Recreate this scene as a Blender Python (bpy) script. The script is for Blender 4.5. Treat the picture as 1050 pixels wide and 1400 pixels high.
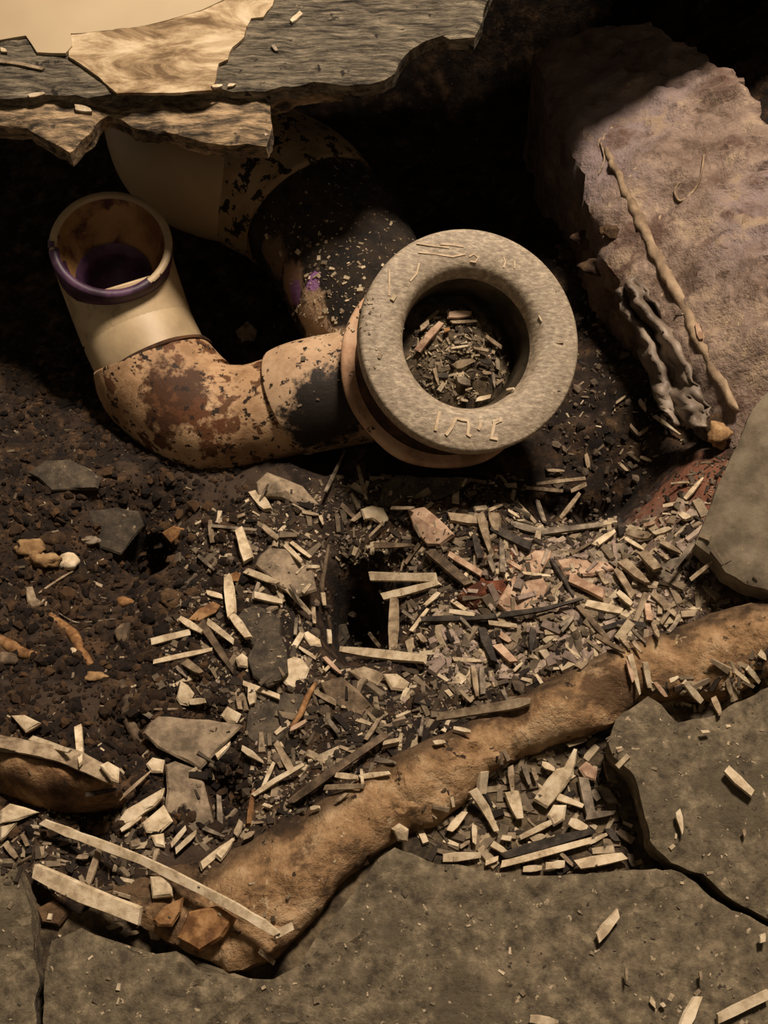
import bpy, bmesh, math, random
import numpy as np
from mathutils import Vector, Matrix, noise as mnoise
from mathutils.bvhtree import BVHTree
from mathutils.geometry import delaunay_2d_cdt

for o in list(bpy.data.objects):
    bpy.data.objects.remove(o)
random.seed(7)
rng = np.random.default_rng(7)
scene = bpy.context.scene
COL = scene.collection

# ------------------------------------------------------------------ camera
PITCH = math.radians(64.0)
FPX = 1616.0                                   # focal length in pixels of the 1050 x 1400 frame
FWD = Vector((0, math.cos(PITCH), -math.sin(PITCH)))
RGT = Vector((1, 0, 0))
UPV = Vector((0, math.sin(PITCH), math.cos(PITCH)))
CAM = Vector((0, 0, -0.08)) - 0.685 * FWD
cam_d = bpy.data.cameras.new('camera')
cam_d.sensor_fit = 'HORIZONTAL'; cam_d.sensor_width = 36.0
cam_d.lens = 36.0 * FPX / 1050.0
cam_d.clip_start = 0.01; cam_d.clip_end = 50
cam = bpy.data.objects.new('camera', cam_d); COL.objects.link(cam)
cam.location = CAM; cam.rotation_euler = (math.pi / 2 - PITCH, 0, 0)
scene.camera = cam

# ------------------------------------------------------------------ world, lamp, exposure
world = bpy.data.worlds.new('world'); scene.world = world; world.use_nodes = True
bg = world.node_tree.nodes['Background']
bg.inputs[0].default_value = (1.0, 0.80, 0.58, 1); bg.inputs[1].default_value = 0.11
ld = bpy.data.lights.new('ceiling_lamp', 'AREA')
ld.shape = 'DISK'; ld.size = 0.30; ld.energy = 42.0; ld.color = (1.0, 0.835, 0.68)
lamp = bpy.data.objects.new('ceiling_lamp', ld); COL.objects.link(lamp)
lamp.location = (0.32, 0.78, 1.42)
lamp.rotation_euler = (Vector((0.0, 0.05, 0.0)) - lamp.location).to_track_quat('-Z', 'Y').to_euler()
vs = scene.view_settings
vs.view_transform = 'Standard'; vs.look = 'None'; vs.exposure = 0.12; vs.gamma = 1.0; vs.use_curve_mapping = False

# ------------------------------------------------------------------ pixel <-> place
def ray(px, py):
    return (FWD + RGT * ((px - 525.0) / FPX) - UPV * ((py - 700.0) / FPX))
def at(px, py, z):
    d = ray(px, py); t = (z - CAM.z) / d.z
    return CAM + d * t
def pix(p):
    v = Vector(p) - CAM; w = v.dot(FWD)
    return 525 + FPX * v.dot(RGT) / w, 700 - FPX * v.dot(UPV) / w
def ppm(p):                                     # pixels per metre at a point
    return FPX / (Vector(p) - CAM).dot(FWD)

# ------------------------------------------------------------------ numpy noise
_perm = rng.permutation(512)
_perm = np.concatenate([_perm, _perm, _perm])
_val = rng.random(2048) * 2 - 1
def vnoise(x, y, z=0.0):
    x, y, z = np.broadcast_arrays(np.asarray(x, float), np.asarray(y, float), np.asarray(z, float))
    xi, yi, zi = np.floor(x).astype(int), np.floor(y).astype(int), np.floor(z).astype(int)
    xf, yf, zf = x - xi, y - yi, z - zi
    s = lambda t: t * t * (3 - 2 * t)
    xf, yf, zf = s(xf), s(yf), s(zf)
    def h(a, b, c):
        return _val[_perm[(_perm[(_perm[a & 511] + b) & 511] + c) & 511]]
    r = 0
    for dx in (0, 1):
        for dy in (0, 1):
            for dz in (0, 1):
                w = (xf if dx else 1 - xf) * (yf if dy else 1 - yf) * (zf if dz else 1 - zf)
                r = r + w * h(xi + dx, yi + dy, zi + dz)
    return r
def fbm(x, y, z=0.0, oct=4, gain=0.5):
    a, f, r = 1.0, 1.0, 0.0
    for k in range(oct):
        r = r + a * vnoise(np.asarray(x) * f + 17.3 * k, np.asarray(y) * f - 9.1 * k, np.asarray(z) * f + 3.7 * k)
        a *= gain; f *= 2.03
    return r

def tps(ctrl, lam=1e-4):
    P = np.array([[c[0], c[1]] for c in ctrl]); Z = np.array([c[2] for c in ctrl])
    n = len(P)
    d2 = ((P[:, None] - P[None]) ** 2).sum(-1)
    K = 0.5 * d2 * np.log(d2 + 1e-12) + lam * np.eye(n)
    A = np.zeros((n + 3, n + 3)); A[:n, :n] = K
    A[:n, n] = 1; A[:n, n + 1:] = P; A[n, :n] = 1; A[n + 1:, :n] = P.T
    w = np.linalg.solve(A, np.concatenate([Z, [0, 0, 0]]))
    def f(x, y):
        x = np.asarray(x, float); y = np.asarray(y, float)
        r = w[n] + w[n + 1] * x + w[n + 2] * y
        for i in range(n):
            q = (x - P[i, 0]) ** 2 + (y - P[i, 1]) ** 2
            r = r + w[i] * 0.5 * q * np.log(q + 1e-12)
        return r
    return f

# ------------------------------------------------------------------ materials
def lin(c):
    return tuple((v / 255 / 12.92) if v / 255 <= 0.04045 else ((v / 255 + 0.055) / 1.055) ** 2.4 for v in c) + (1,)
class NT:
    def __init__(s, name):
        s.m = bpy.data.materials.new(name); s.m.use_nodes = True
        s.t = s.m.node_tree; s.n = s.t.nodes; s.l = s.t.links
        s.b = s.n['Principled BSDF']
    def node(s, ty, **kw):
        n = s.n.new(ty)
        for k, v in kw.items(): setattr(n, k, v)
        return n
    def link(s, a, b): s.l.new(a, b)
    def noise(s, co, scale, detail=6, rough=0.6, dist=0.0):
        n = s.node('ShaderNodeTexNoise'); n.inputs['Scale'].default_value = scale
        n.inputs['Detail'].default_value = detail; n.inputs['Roughness'].default_value = rough
        n.inputs['Distortion'].default_value = dist
        s.link(co, n.inputs['Vector']); return n.outputs['Fac']
    def ramp(s, fac, stops):
        r = s.node('ShaderNodeValToRGB'); e = r.color_ramp.elements
        while len(e) < len(stops): e.new(0.5)
        for i, (p, c) in enumerate(stops):
            e[i].position = p; e[i].color = c if len(c) == 4 else lin(c)
        s.link(fac, r.inputs['Fac']); return r.outputs['Color']
    def mask(s, fac, lo, hi):
        n = s.node('ShaderNodeMapRange'); n.interpolation_type = 'SMOOTHSTEP'
        n.inputs[1].default_value = lo; n.inputs[2].default_value = hi
        s.link(fac, n.inputs[0]); return n.outputs[0]
    def math(s, op, a, b=None):
        n = s.node('ShaderNodeMath', operation=op)
        for i, v in enumerate((a, b)):
            if v is None: continue
            if isinstance(v, (int, float)): n.inputs[i].default_value = v
            else: s.link(v, n.inputs[i])
        return n.outputs[0]
    def mix(s, fac, a, b, mode='MIX'):
        n = s.node('ShaderNodeMix', data_type='RGBA', blend_type=mode)
        if isinstance(fac, (int, float)): n.inputs[0].default_value = fac
        else: s.link(fac, n.inputs[0])
        for i, v in ((6, a), (7, b)):
            if isinstance(v, tuple): n.inputs[i].default_value = v if len(v) == 4 else lin(v)
            else: s.link(v, n.inputs[i])
        return n.outputs[2]
    def near(s, pos, centre, radius, soft=0.3, wob=0.0, wscale=60):   # 1 inside a wobbly ball round a place
        v = s.node('ShaderNodeVectorMath', operation='DISTANCE'); s.link(pos, v.inputs[0]); v.inputs[1].default_value = centre
        d = v.outputs['Value']
        if wob:
            d = s.math('ADD', d, s.math('MULTIPLY', s.math('SUBTRACT', s.noise(pos, wscale, 5, 0.65), 0.5), wob * radius * 2))
        n = s.node('ShaderNodeMapRange'); n.interpolation_type = 'SMOOTHSTEP'
        n.inputs[1].default_value = radius * (1 + soft); n.inputs[2].default_value = radius * (1 - soft)
        s.link(d, n.inputs[0]); return n.outputs[0]

def material(name, stops, scale=40, detail=8, nrough=0.62, rough=0.85, bump=0.4, bscale=180, bdist=0.002,
             patch=None, specks=None, stains=(), stretch=None, world_co=True, vary=0.0, spec=0.3, dist=0.0):
    s = NT(name)
    if world_co:
        pos = s.node('ShaderNodeNewGeometry').outputs['Position']
    else:
        tc = s.node('ShaderNodeTexCoord').outputs['Object']
        oi = s.node('ShaderNodeObjectInfo')
        add = s.node('ShaderNodeVectorMath', operation='ADD'); s.link(tc, add.inputs[0])
        cx = s.node('ShaderNodeCombineXYZ'); s.link(s.math('MULTIPLY', oi.outputs['Random'], 7.0), cx.inputs[2])
        s.link(cx.outputs[0], add.inputs[1]); pos = add.outputs[0]
    co = pos
    if stretch:
        mp = s.node('ShaderNodeMapping'); mp.inputs['Scale'].default_value = stretch[0]
        mp.inputs['Rotation'].default_value = (0, 0, stretch[1]); s.link(pos, mp.inputs['Vector']); co = mp.outputs[0]
    n = len(stops)
    pts = [(0.39 + 0.23 * i / (n - 1), c) for i, c in enumerate(stops)]
    col = s.ramp(s.noise(co, scale, detail, nrough, dist), pts)
    for p in (patch or []):
        pc, ps, lo, hi = p[:4]
        col = s.mix(s.mask(s.noise(co if len(p) > 4 else pos, ps, 5, 0.65), lo, hi), col, lin(pc))
    for (c, r, pc, wob) in stains:
        col = s.mix(s.near(pos, c, r, 0.25, wob, 110), col, lin(pc))
    for sp in (specks or []):
        pc, ps, lo, hi = sp
        col = s.mix(s.mask(s.noise(pos, ps, 3, 0.7), lo, hi), col, lin(pc))
    if vary and not world_co:
        f = s.math('ADD', s.math('MULTIPLY', oi.outputs['Random'], 2 * vary), 1 - vary)
        cc = s.node('ShaderNodeCombineXYZ')
        for k in range(3): s.link(f, cc.inputs[k])
        col = s.mix(1.0, col, cc.outputs[0], 'MULTIPLY')
    s.link(col, s.b.inputs['Base Color'])
    s.b.inputs['Roughness'].default_value = rough
    s.b.inputs['Specular IOR Level'].default_value = spec
    if bump:
        bp = s.node('ShaderNodeBump'); bp.inputs['Strength'].default_value = bump; bp.inputs['Distance'].default_value = bdist
        s.link(s.noise(co, bscale, 6, 0.7), bp.inputs['Height']); s.link(bp.outputs[0], s.b.inputs['Normal'])
    return s.m

def attr_material(name, rough=0.85):
    s = NT(name)
    a = s.node('ShaderNodeAttribute', attribute_name='Col')
    pos = s.node('ShaderNodeNewGeometry').outputs['Position']
    v = s.ramp(s.noise(pos, 260, 4), [(0.3, (0.55, 0.55, 0.55, 1)), (0.7, (1.1, 1.1, 1.1, 1))])
    s.link(s.mix(1.0, a.outputs['Color'], v, 'MULTIPLY'), s.b.inputs['Base Color'])
    s.b.inputs['Roughness'].default_value = rough; s.b.inputs['Specular IOR Level'].default_value = 0.25
    return s.m

# ------------------------------------------------------------------ object helpers
ORG = {}
BV, BF = [], []                                  # everything that later pieces may lie on
def solid(verts, faces):
    o = len(BV); BV.extend([tuple(v) for v in verts]); BF.extend([tuple(i + o for i in f) for f in faces])
def tag(o, label=None, cat=None, group=None, kind=None):
    if label: o['label'] = label
    if cat: o['category'] = cat
    if group: o['group'] = group
    if kind: o['kind'] = kind
    return o
def build(name, verts, faces, mat, parent=None, smooth=True, lie=False, cols=None, recentre=True, sharp=0):
    V = np.array([tuple(v) for v in verts], float)
    if lie: solid(V, faces)
    if parent is not None:
        org = ORG[parent.name]
    elif recentre:
        org = np.array([(V[:, 0].min() + V[:, 0].max()) / 2, (V[:, 1].min() + V[:, 1].max()) / 2, V[:, 2].min()])
    else:
        org = np.zeros(3)
    me = bpy.data.meshes.new(name)
    me.from_pydata((V - org).tolist(), [], [tuple(int(i) for i in f) for f in faces])
    me.materials.append(mat)
    if smooth: me.polygons.foreach_set('use_smooth', [True] * len(me.polygons))
    if sharp and smooth: me.update(); me.set_sharp_from_angle(angle=math.radians(sharp))
    if cols is not None:
        ca = me.color_attributes.new('Col', 'FLOAT_COLOR', 'POINT')
        ca.data.foreach_set('color', np.asarray(cols, np.float32).reshape(-1))
    me.update()
    o = bpy.data.objects.new(name, me); COL.objects.link(o)
    if parent is not None: o.parent = parent
    else:
        o.location = org
    ORG[o.name] = org
    return o
def empty(name, loc):
    o = bpy.data.objects.new(name, None); COL.objects.link(o); o.location = loc
    o.empty_display_size = 0.02; ORG[o.name] = np.array(loc)
    return o

def inside(P, poly):
    x, y = P[:, 0], P[:, 1]; r = np.zeros(len(P), bool)
    n = len(poly)
    for i in range(n):
        x1, y1 = poly[i]; x2, y2 = poly[(i + 1) % n]
        c = ((y1 > y) != (y2 > y)) & (x < (x2 - x1) * (y - y1) / (y2 - y1 + 1e-15) + x1)
        r ^= c
    return r
def edge_dist(P, poly):
    d = np.full(len(P), 1e9); n = len(poly)
    for i in range(n):
        a = np.array(poly[i]); b = np.array(poly[(i + 1) % n]); ab = b - a
        t = np.clip(((P - a) @ ab) / (ab @ ab + 1e-15), 0, 1)
        d = np.minimum(d, np.hypot(*(P - (a + t[:, None] * ab)).T))
    return d

def slab(name, outline, thick, mat, res=0.005, ctrl=(), jitter=0.0015, jscale=90, rnd=0.002, rlen=0.004,
         disp=0.0008, dscale=120, inset=0.0, parent=None, lie=True, extra=None, side_rough=0.0012, seed=0.0):
    """A broken slab: outline given as (pixel x, pixel y, height); real thickness, rough top, rounded arris, ragged side."""
    O3 = [at(*p) for p in outline]
    zf = tps([(p.x, p.y, p.z) for p in O3] + [tuple(at(*c)) for c in ctrl], 1e-5)
    pts = []
    n = len(O3)
    for i in range(n):
        a, b = O3[i], O3[(i + 1) % n]
        L = math.hypot(b.x - a.x, b.y - a.y); k = max(1, int(L / res))
        for j in range(k):
            t = j / k
            pts.append((a.x + (b.x - a.x) * t, a.y + (b.y - a.y) * t))
    B = np.array(pts)
    B = B + jitter * np.stack([fbm(B[:, 0] * jscale, B[:, 1] * jscale, 1.3 + seed, 3), fbm(B[:, 0] * jscale, B[:, 1] * jscale, 7.7 + seed, 3)], 1)
    lo, hi = B.min(0), B.max(0)
    gx, gy = np.meshgrid(np.arange(lo[0], hi[0], res), np.arange(lo[1], hi[1], res))
    G = np.stack([gx.ravel(), gy.ravel()], 1) + rng.uniform(-0.25, 0.25, (gx.size, 2)) * res
    G = G[inside(G, B)]
    G = G[edge_dist(G, B) > res * 0.45]
    allv = [Vector(p) for p in B] + [Vector(p) for p in G]
    nb = len(B)
    ov, oe, of, _, _, _ = delaunay_2d_cdt(allv, [], [list(range(nb))], 1, 1e-7)
    X = np.array([tuple(v) for v in ov])
    d = edge_dist(X, B)
    Z = zf(X[:, 0], X[:, 1])
    Z = Z + disp * fbm(X[:, 0] * dscale, X[:, 1] * dscale, seed, 4)
    Z = Z - rnd * np.clip(1 - d / rlen, 0, 1) ** 2
    if extra is not None: Z = Z + extra(X[:, 0], X[:, 1])
    V = np.column_stack([X, Z]).tolist(); F = [tuple(f) for f in of]
    # boundary edges -> sides
    cnt = {}
    for f in F:
        for i in range(len(f)):
            a, b = f[i], f[(i + 1) % len(f)]
            cnt[(a, b)] = 1
    bnd = [(a, b) for (a, b) in cnt if (b, a) not in cnt]
    nxt = dict(bnd); bv = list(nxt)
    c = X[bv].mean(0)
    rings = [{v: v for v in bv}]
    for lv, fz in ((1, 0.35), (2, 0.7), (3, 1.0)):
        m = {}
        for v in bv:
            x, y = X[v]; ln = math.hypot(x - c[0], y - c[1]) + 1e-9
            k = inset * fz + side_rough * float(vnoise(x * 260, y * 260, lv * 3.1 + seed))
            m[v] = len(V)
            V.append([x - (x - c[0]) / ln * k, y - (y - c[1]) / ln * k, V[v][2] - thick * fz])
        rings.append(m)
    for r0, r1 in zip(rings, rings[1:]):
        for a, b in bnd:
            F.append((r0[b], r0[a], r1[a], r1[b]))
    ci = len(V); V.append([c[0], c[1], float(np.mean([V[rings[-1][v]][2] for v in bv]))])
    for a, b in bnd: F.append((rings[-1][b], rings[-1][a], ci))
    return build(name, V, F, mat, parent, True, lie, sharp=38)

def sweep(path, radii, seg=40, sub=8, inner=None, cap0=False, cap1=False):
    """Tube along a smoothed path with a radius for each point."""
    P = [Vector(p) for p in path]; n = len(P)
    C, R = [], []
    for i in range(n - 1):
        p0, p1, p2, p3 = P[max(i - 1, 0)], P[i], P[i + 1], P[min(i + 2, n - 1)]
        for k in range(sub):
            t = k / sub
            C.append(0.5 * ((2 * p1) + (p2 - p0) * t + (2 * p0 - 5 * p1 + 4 * p2 - p3) * t * t + (3 * p1 - p0 - 3 * p2 + p3) * t ** 3))
            R.append(radii[i] + (radii[i + 1] - radii[i]) * t)
    C.append(P[-1]); R.append(radii[-1])
    V, F = [], []
    nrm = None
    frames = []
    for i in range(len(C)):
        T = (C[min(i + 1, len(C) - 1)] - C[max(i - 1, 0)]).normalized()
        if nrm is None:
            nrm = T.orthogonal().normalized()
        nrm = (nrm - T * nrm.dot(T)).normalized(); bi = T.cross(nrm)
        frames.append((C[i], T, nrm.copy(), bi))
        for k in range(seg):
            a = 2 * math.pi * k / seg
            V.append(C[i] + (nrm * math.cos(a) + bi * math.sin(a)) * R[i])
    for i in range(len(C) - 1):
        for k in range(seg):
            k2 = (k + 1) % seg
            F.append((i * seg + k, i * seg + k2, (i + 1) * seg + k2, (i + 1) * seg + k))
    if cap0: F.append(tuple(reversed(range(seg))))
    if cap1: F.append(tuple(range((len(C) - 1) * seg, len(C) * seg)))
    return V, F, frames

def lathe(centre, axis, prof, seg=72, wob=0.0, closed=False):
    axis = Vector(axis).normalized(); u = axis.orthogonal().normalized(); w = axis.cross(u)
    V, F = [], []
    for j, (r, h) in enumerate(prof):
        for k in range(seg):
            a = 2 * math.pi * k / seg
            rr = r + (wob * float(vnoise(3 * math.cos(a) + 5, 3 * math.sin(a) + j * .4, 2.2)) if wob else 0)
            V.append(centre + axis * h + (u * math.cos(a) + w * math.sin(a)) * rr)
    n = len(prof)
    for j in range(n - 1 if not closed else n):
        j2 = (j + 1) % n
        for k in range(seg):
            k2 = (k + 1) % seg
            F.append((j * seg + k, j * seg + k2, j2 * seg + k2, j2 * seg + k))
    return V, F

# ------------------------------------------------------------------ palette
W = lambda px, py, z: tuple(at(px, py, z))
M_soil = material('dark_pit_soil', [(18, 12, 8), (35, 24, 15), (54, 39, 25), (84, 63, 42)], 70, 10, 0.7, 0.9, 0.7, 260, 0.003,
                  patch=[((62, 49, 38), 16, 0.52, 0.64), ((28, 19, 12), 26, 0.52, 0.6)],
                  specks=[((140, 118, 90), 420, 0.67, 0.72)],
                  stains=[(W(715, 815, -.07), .028, (106, 58, 36), .8), (W(930, 680, -.045), .035, (118, 76, 56), .8),
                          (W(840, 800, -.055), .05, (110, 92, 80), 1.0)])
M_bed = material('gritty_bed', [(44, 36, 26), (74, 62, 46), (104, 90, 68)], 90, 8, 0.65, 0.9, 0.6, 260, 0.002)
M_tile = material('grey_stone_tile', [(64, 56, 43), (86, 76, 59), (100, 89, 70), (124, 111, 88)], 105, 12, 0.72, 0.88, 0.8, 120, 0.0026,
                  patch=[((120, 106, 84), 34, 0.56, 0.68), ((78, 69, 53), 14, 0.54, 0.66)],
                  specks=[((158, 141, 115), 190, 0.645, 0.70), ((52, 45, 35), 200, 0.64, 0.69)])
M_ridge = material('tan_mortar', [(94, 73, 50), (136, 106, 73), (158, 127, 92), (176, 148, 113)], 46, 10, 0.68, 0.85, 0.9, 150, 0.004,
                   patch=[((88, 66, 44), 20, 0.54, 0.62)], specks=[((176, 152, 118), 130, 0.65, 0.70), ((54, 40, 27), 110, 0.64, 0.69)])
M_block = material('mauve_concrete', [(96, 78, 66), (124, 105, 91), (142, 122, 108), (168, 146, 122)], 26, 12, 0.70, 0.9, 1.0, 100, 0.005,
                   patch=[((138, 121, 117), 9, 0.5, 0.62), ((98, 76, 65), 14, 0.54, 0.64), ((154, 133, 112), 18, 0.56, 0.66)],
                   specks=[((190, 164, 132), 90, 0.66, 0.74), ((66, 50, 40), 110, 0.70, 0.75)])
M_seam = material('pale_seam', [(110, 92, 73), (140, 119, 95), (162, 140, 113)], 60, 6, 0.6, 0.9, 0.5, 200, 0.002)
M_plybot = material('weathered_ply', [(46, 39, 31), (98, 83, 64), (142, 120, 92), (176, 150, 116)], 44, 10, 0.7, 0.88, 0.8, 60, 0.003,
                    stretch=((1.0, 4.5, 3.0), -0.12), specks=[((60, 52, 42), 60, 0.6, 0.68), ((190, 176, 150), 130, 0.70, 0.74)])
M_plytop = material('grey_charred_ply', [(38, 34, 29), (88, 80, 67), (122, 112, 94), (158, 144, 120)], 44, 12, 0.78, 0.88, 1.0, 60, 0.004,
                    stretch=((1.0, 6.0, 3.0), -0.16), specks=[((44, 38, 32), 70, 0.62, 0.68), ((180, 164, 138), 170, 0.71, 0.75)])
M_coat = material('cream_coating', [(160, 142, 112), (168, 150, 120), (175, 157, 127)], 8, 4, 0.5, 0.7, 0.08, 90, 0.001)
M_torn = material('torn_backing', [(96, 76, 52), (144, 121, 90), (182, 161, 128), (200, 182, 152)], 12, 9, 0.7, 0.8, 0.4, 60, 0.002, stretch=((1.6, 4.0, 2.0), 0.5), dist=0.6)
M_pvc = material('stained_pvc', [(150, 130, 102), (176, 154, 124), (192, 170, 138)], 20, 6, 0.6, 0.55, 0.15, 120, 0.001,
                 specks=[((44, 32, 22), 150, 0.665, 0.70)], patch=[((122, 94, 64), 26, 0.56, 0.66)], spec=0.4)
M_pvcback = material('clean_pvc', [(150, 128, 96), (164, 142, 108), (176, 152, 116)], 14, 3, 0.5, 0.5, 0.05, 90, 0.001, spec=0.4)
M_elbow = material('elbow_pvc', [(148, 128, 98), (172, 150, 116), (188, 166, 130)], 18, 6, 0.6, 0.5, 0.1, 120, 0.001,
                   specks=[((36, 26, 18), 120, 0.74, 0.76)], patch=[((128, 106, 76), 22, 0.55, 0.7)], spec=0.4)
M_elbow2 = material('dirty_elbow_pvc', [(140, 108, 76), (176, 142, 106), (196, 164, 128)], 30, 8, 0.65, 0.7, 0.4, 160, 0.002,
                    specks=[((92, 60, 36), 60, 0.53, 0.60), ((42, 29, 19), 150, 0.575, 0.615)],
                    stains=[(W(235, 545, -.075), .024, (70, 44, 26), 1.3), (W(275, 580, -.075), .02, (92, 56, 32), 1.5), (W(290, 640, -.09), .02, (104, 66, 40), 1.2)])
M_hub = material('speckled_hub', [(112, 92, 64), (140, 118, 86), (158, 136, 102)], 20, 6, 0.6, 0.7, 0.4, 200, 0.002,
                 specks=[((30, 23, 16), 95, 0.545, 0.58)])
M_tee = material('tee_pvc', [(150, 120, 92), (178, 148, 116), (192, 162, 130)], 30, 8, 0.65, 0.65, 0.3, 160, 0.002,
                 specks=[((36, 27, 19), 110, 0.58, 0.64)], stains=[(W(445, 560, -.07), .023, (30, 24, 18), 1.1), (W(440, 605, -.08), .026, (26, 20, 15), 1.0), (W(475, 540, -.07), .02, (32, 25, 19), 1.0)])
M_base = material('flange_base_pvc', [(150, 116, 88), (184, 146, 114), (198, 164, 132)], 36, 8, 0.65, 0.6, 0.3, 160, 0.002,
                  specks=[((44, 31, 20), 90, 0.64, 0.69)])
M_groove = material('dark_groove', [(34, 24, 17), (56, 38, 25), (84, 54, 32)], 70, 7, 0.65, 0.9, 0.5, 200, 0.002)  # dark brown for the elbow joint and the gap under the ring
M_ring = material('scuffed_ring', [(122, 108, 90), (144, 129, 109), (160, 145, 123), (188, 172, 147)], 230, 11, 0.75, 0.62, 0.45, 240, 0.0012,
                  stretch=((1, 2.4, 1), 0.0), specks=[((192, 174, 146), 210, 0.66, 0.72), ((90, 78, 62), 170, 0.66, 0.74)], spec=0.45)
M_bore = material('dark_bore', [(42, 36, 26), (62, 54, 42), (80, 70, 54)], 60, 8, 0.65, 0.5, 0.3, 260, 0.001, specks=[((140, 122, 94), 240, 0.70, 0.74)])  # bore wall coloured darker than the ring face, with pale specks
M_mark = material('scuffed_mark', [(176, 154, 124), (196, 174, 144), (206, 186, 156)], 120, 5, 0.6, 0.7, 0.2, 260, 0.001)
M_purple = material('purple_primer', [(46, 29, 44), (64, 41, 62), (84, 57, 80)], 60, 6, 0.6, 0.45, 0.2, 200, 0.001, spec=0.4)
M_inner = material('socket_inside', [(104, 70, 38), (140, 104, 62), (156, 120, 76)], 26, 6, 0.6, 0.55, 0.15, 120, 0.001,
                   patch=[((72, 40, 30), 24, 0.52, 0.62)])
M_slate = material('dark_slate', [(46, 40, 32), (66, 58, 47), (88, 77, 62)], 110, 10, 0.7, 0.85, 0.7, 240, 0.0015, world_co=False, vary=0.2, specks=[((132, 116, 94), 260, 0.64, 0.69)])
M_stone = material('pale_grey_stone', [(96, 84, 68), (126, 110, 90), (152, 134, 110)], 110, 8, 0.7, 0.9, 0.6, 260, 0.0015, world_co=False, vary=0.15)
M_chunk = material('grey_tile_chunk', [(92, 82, 66), (112, 100, 82), (128, 116, 96)], 60, 9, 0.65, 0.85, 0.4, 200, 0.0012,
                   specks=[((170, 146, 116), 150, 0.70, 0.75)], stains=[(W(1047, 612, .022), .0075, (40, 34, 26), .3)])
M_clod = material('brown_clod', [(46, 33, 22), (72, 54, 36), (98, 76, 52)], 90, 8, 0.7, 0.95, 0.7, 240, 0.002, world_co=False, vary=0.35)
M_tanclod = material('tan_clod', [(112, 84, 54), (150, 118, 80), (176, 146, 104)], 80, 8, 0.7, 0.9, 0.6, 240, 0.002, world_co=False, vary=0.1)
M_log = material('rust_brown_lump', [(52, 36, 23), (88, 63, 41), (120, 90, 60), (148, 118, 84)], 40, 10, 0.72, 0.92, 0.9, 160, 0.003)
M_sheet = material('grey_film', [(92, 80, 68), (120, 106, 92), (146, 131, 115)], 40, 6, 0.6, 0.55, 0.3, 120, 0.001, spec=0.4)
CH = {}
for k, st in {'c': [(160, 141, 113), (194, 175, 144), (210, 194, 166)], 't': [(104, 88, 68), (138, 120, 96), (162, 144, 118)],
              'g': [(84, 74, 62), (116, 104, 88), (146, 132, 112)], 'd': [(36, 31, 26), (54, 47, 40), (74, 66, 56)],
              'p': [(140, 110, 88), (172, 142, 116), (192, 164, 138)], 'o': [(92, 62, 36), (128, 92, 56), (154, 118, 78)],
              'b': [(66, 54, 40), (92, 76, 58), (120, 102, 80)]}.items():
    CH[k] = material('splinter_' + {'c': 'cream', 't': 'tan', 'g': 'grey', 'd': 'dark', 'p': 'pinkish', 'o': 'orange', 'b': 'brown'}[k],
                     st, 130, 7, 0.65, 0.8, 0.45, 220, 0.001, world_co=False, vary=0.14,
                     specks=[((70, 54, 38), 170, 0.66, 0.72)] if k in 'ctp' else None)
M_litter = attr_material('mixed_litter')
M_crumb = attr_material('soil_crumb', 0.95)

# ================================================================== SETTING
# ---- pit soil as one height field
soil_ctrl = [(200, 1180, -.046), (450, 1060, -.048), (600, 990, -.050), (700, 945, -.050), (850, 870, -.044), (1000, 800, -.030), (1100, 770, -.02),
             (600, 800, -.078), (420, 900, -.072), (560, 900, -.068), (400, 780, -.088), (690, 770, -.066), (760, 800, -.060), (900, 740, -.048), (980, 640, -.036), (930, 660, -.050), (1050, 600, -.05),
             (490, 830, -.112), (492, 860, -.104), (600, 690, -.086), (450, 640, -.105), (540, 650, -.094),
             (770, 690, -.118), (840, 690, -.112), (720, 680, -.105), (860, 560, -.100), (830, 450, -.130), (800, 380, -.150), (900, 620, -.095),
             (100, 720, -.098), (90, 900, -.078), (60, 600, -.118), (205, 745, -.125), (160, 660, -.102), (20, 500, -.140), (290, 720, -.098), (240, 860, -.082), (200, 640, -.112), (300, 660, -.112),
             (100, 970, -.058), (60, 1140, -.040), (250, 1060, -.062), (330, 1000, -.066), (120, 1120, -.052), (-80, 900, -.07), (-80, 600, -.11), (-150, 1100, -.04),
             (330, 430, -.200), (300, 330, -.210), (500, 270, -.220), (700, 220, -.220), (100, 180, -.240), (-100, 300, -.2),
             (600, 0, -.220), (0, -50, -.250), (900, -100, -.16), (1050, 100, -.075), (1000, 40, -.10), (1150, 150, -.06), (1150, 300, -.07), (1200, 500, -.08), (300, 1300, -.05), (700, 1200, -.05), (1000, 1100, -.05), (1150, 900, -.04),
             (-100, 1400, -.05), (500, 1500, -.05), (1100, 1400, -.05)]
_sf = tps([tuple(at(*c)) for c in soil_ctrl], 2e-5)
SX = np.arange(-0.42, 0.46, 0.0023); SY = np.arange(-0.36, 0.62, 0.0023)
gx, gy = np.meshgrid(SX, SY)
def soil_base(x, y):
    z = _sf(x, y)
    return np.clip(z, -0.27, 0.03)
gz = soil_base(gx, gy)
DIPS = [(488, 832, -.085, .055, .0165, .029), (192, 738, -.10, .035, .015, .013), (785, 690, -.11, .022, .035, .012), (305, 1090, -.055, .016, .012, .014), (165, 985, -.055, .010, .012, .010), (455, 610, -.10, .02, .02, .015), (560, 620, -.09, .02, .05, .012)]
dips = np.zeros_like(gx)
for px, py, z, dep, rx, ry in DIPS:
    c = at(px, py, z)
    dips = np.maximum(dips, dep * np.exp(-(((gx - c.x) / rx) ** 2 + ((gy - c.y) / ry) ** 2) ** 1.6))
lump = fbm(gx * 45, gy * 45, 0.5, 5, 0.55)
gz = gz - dips + 0.0042 * lump + 0.0030 * np.abs(fbm(gx * 110, gy * 110, 3.3, 3)) - 0.001
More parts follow.
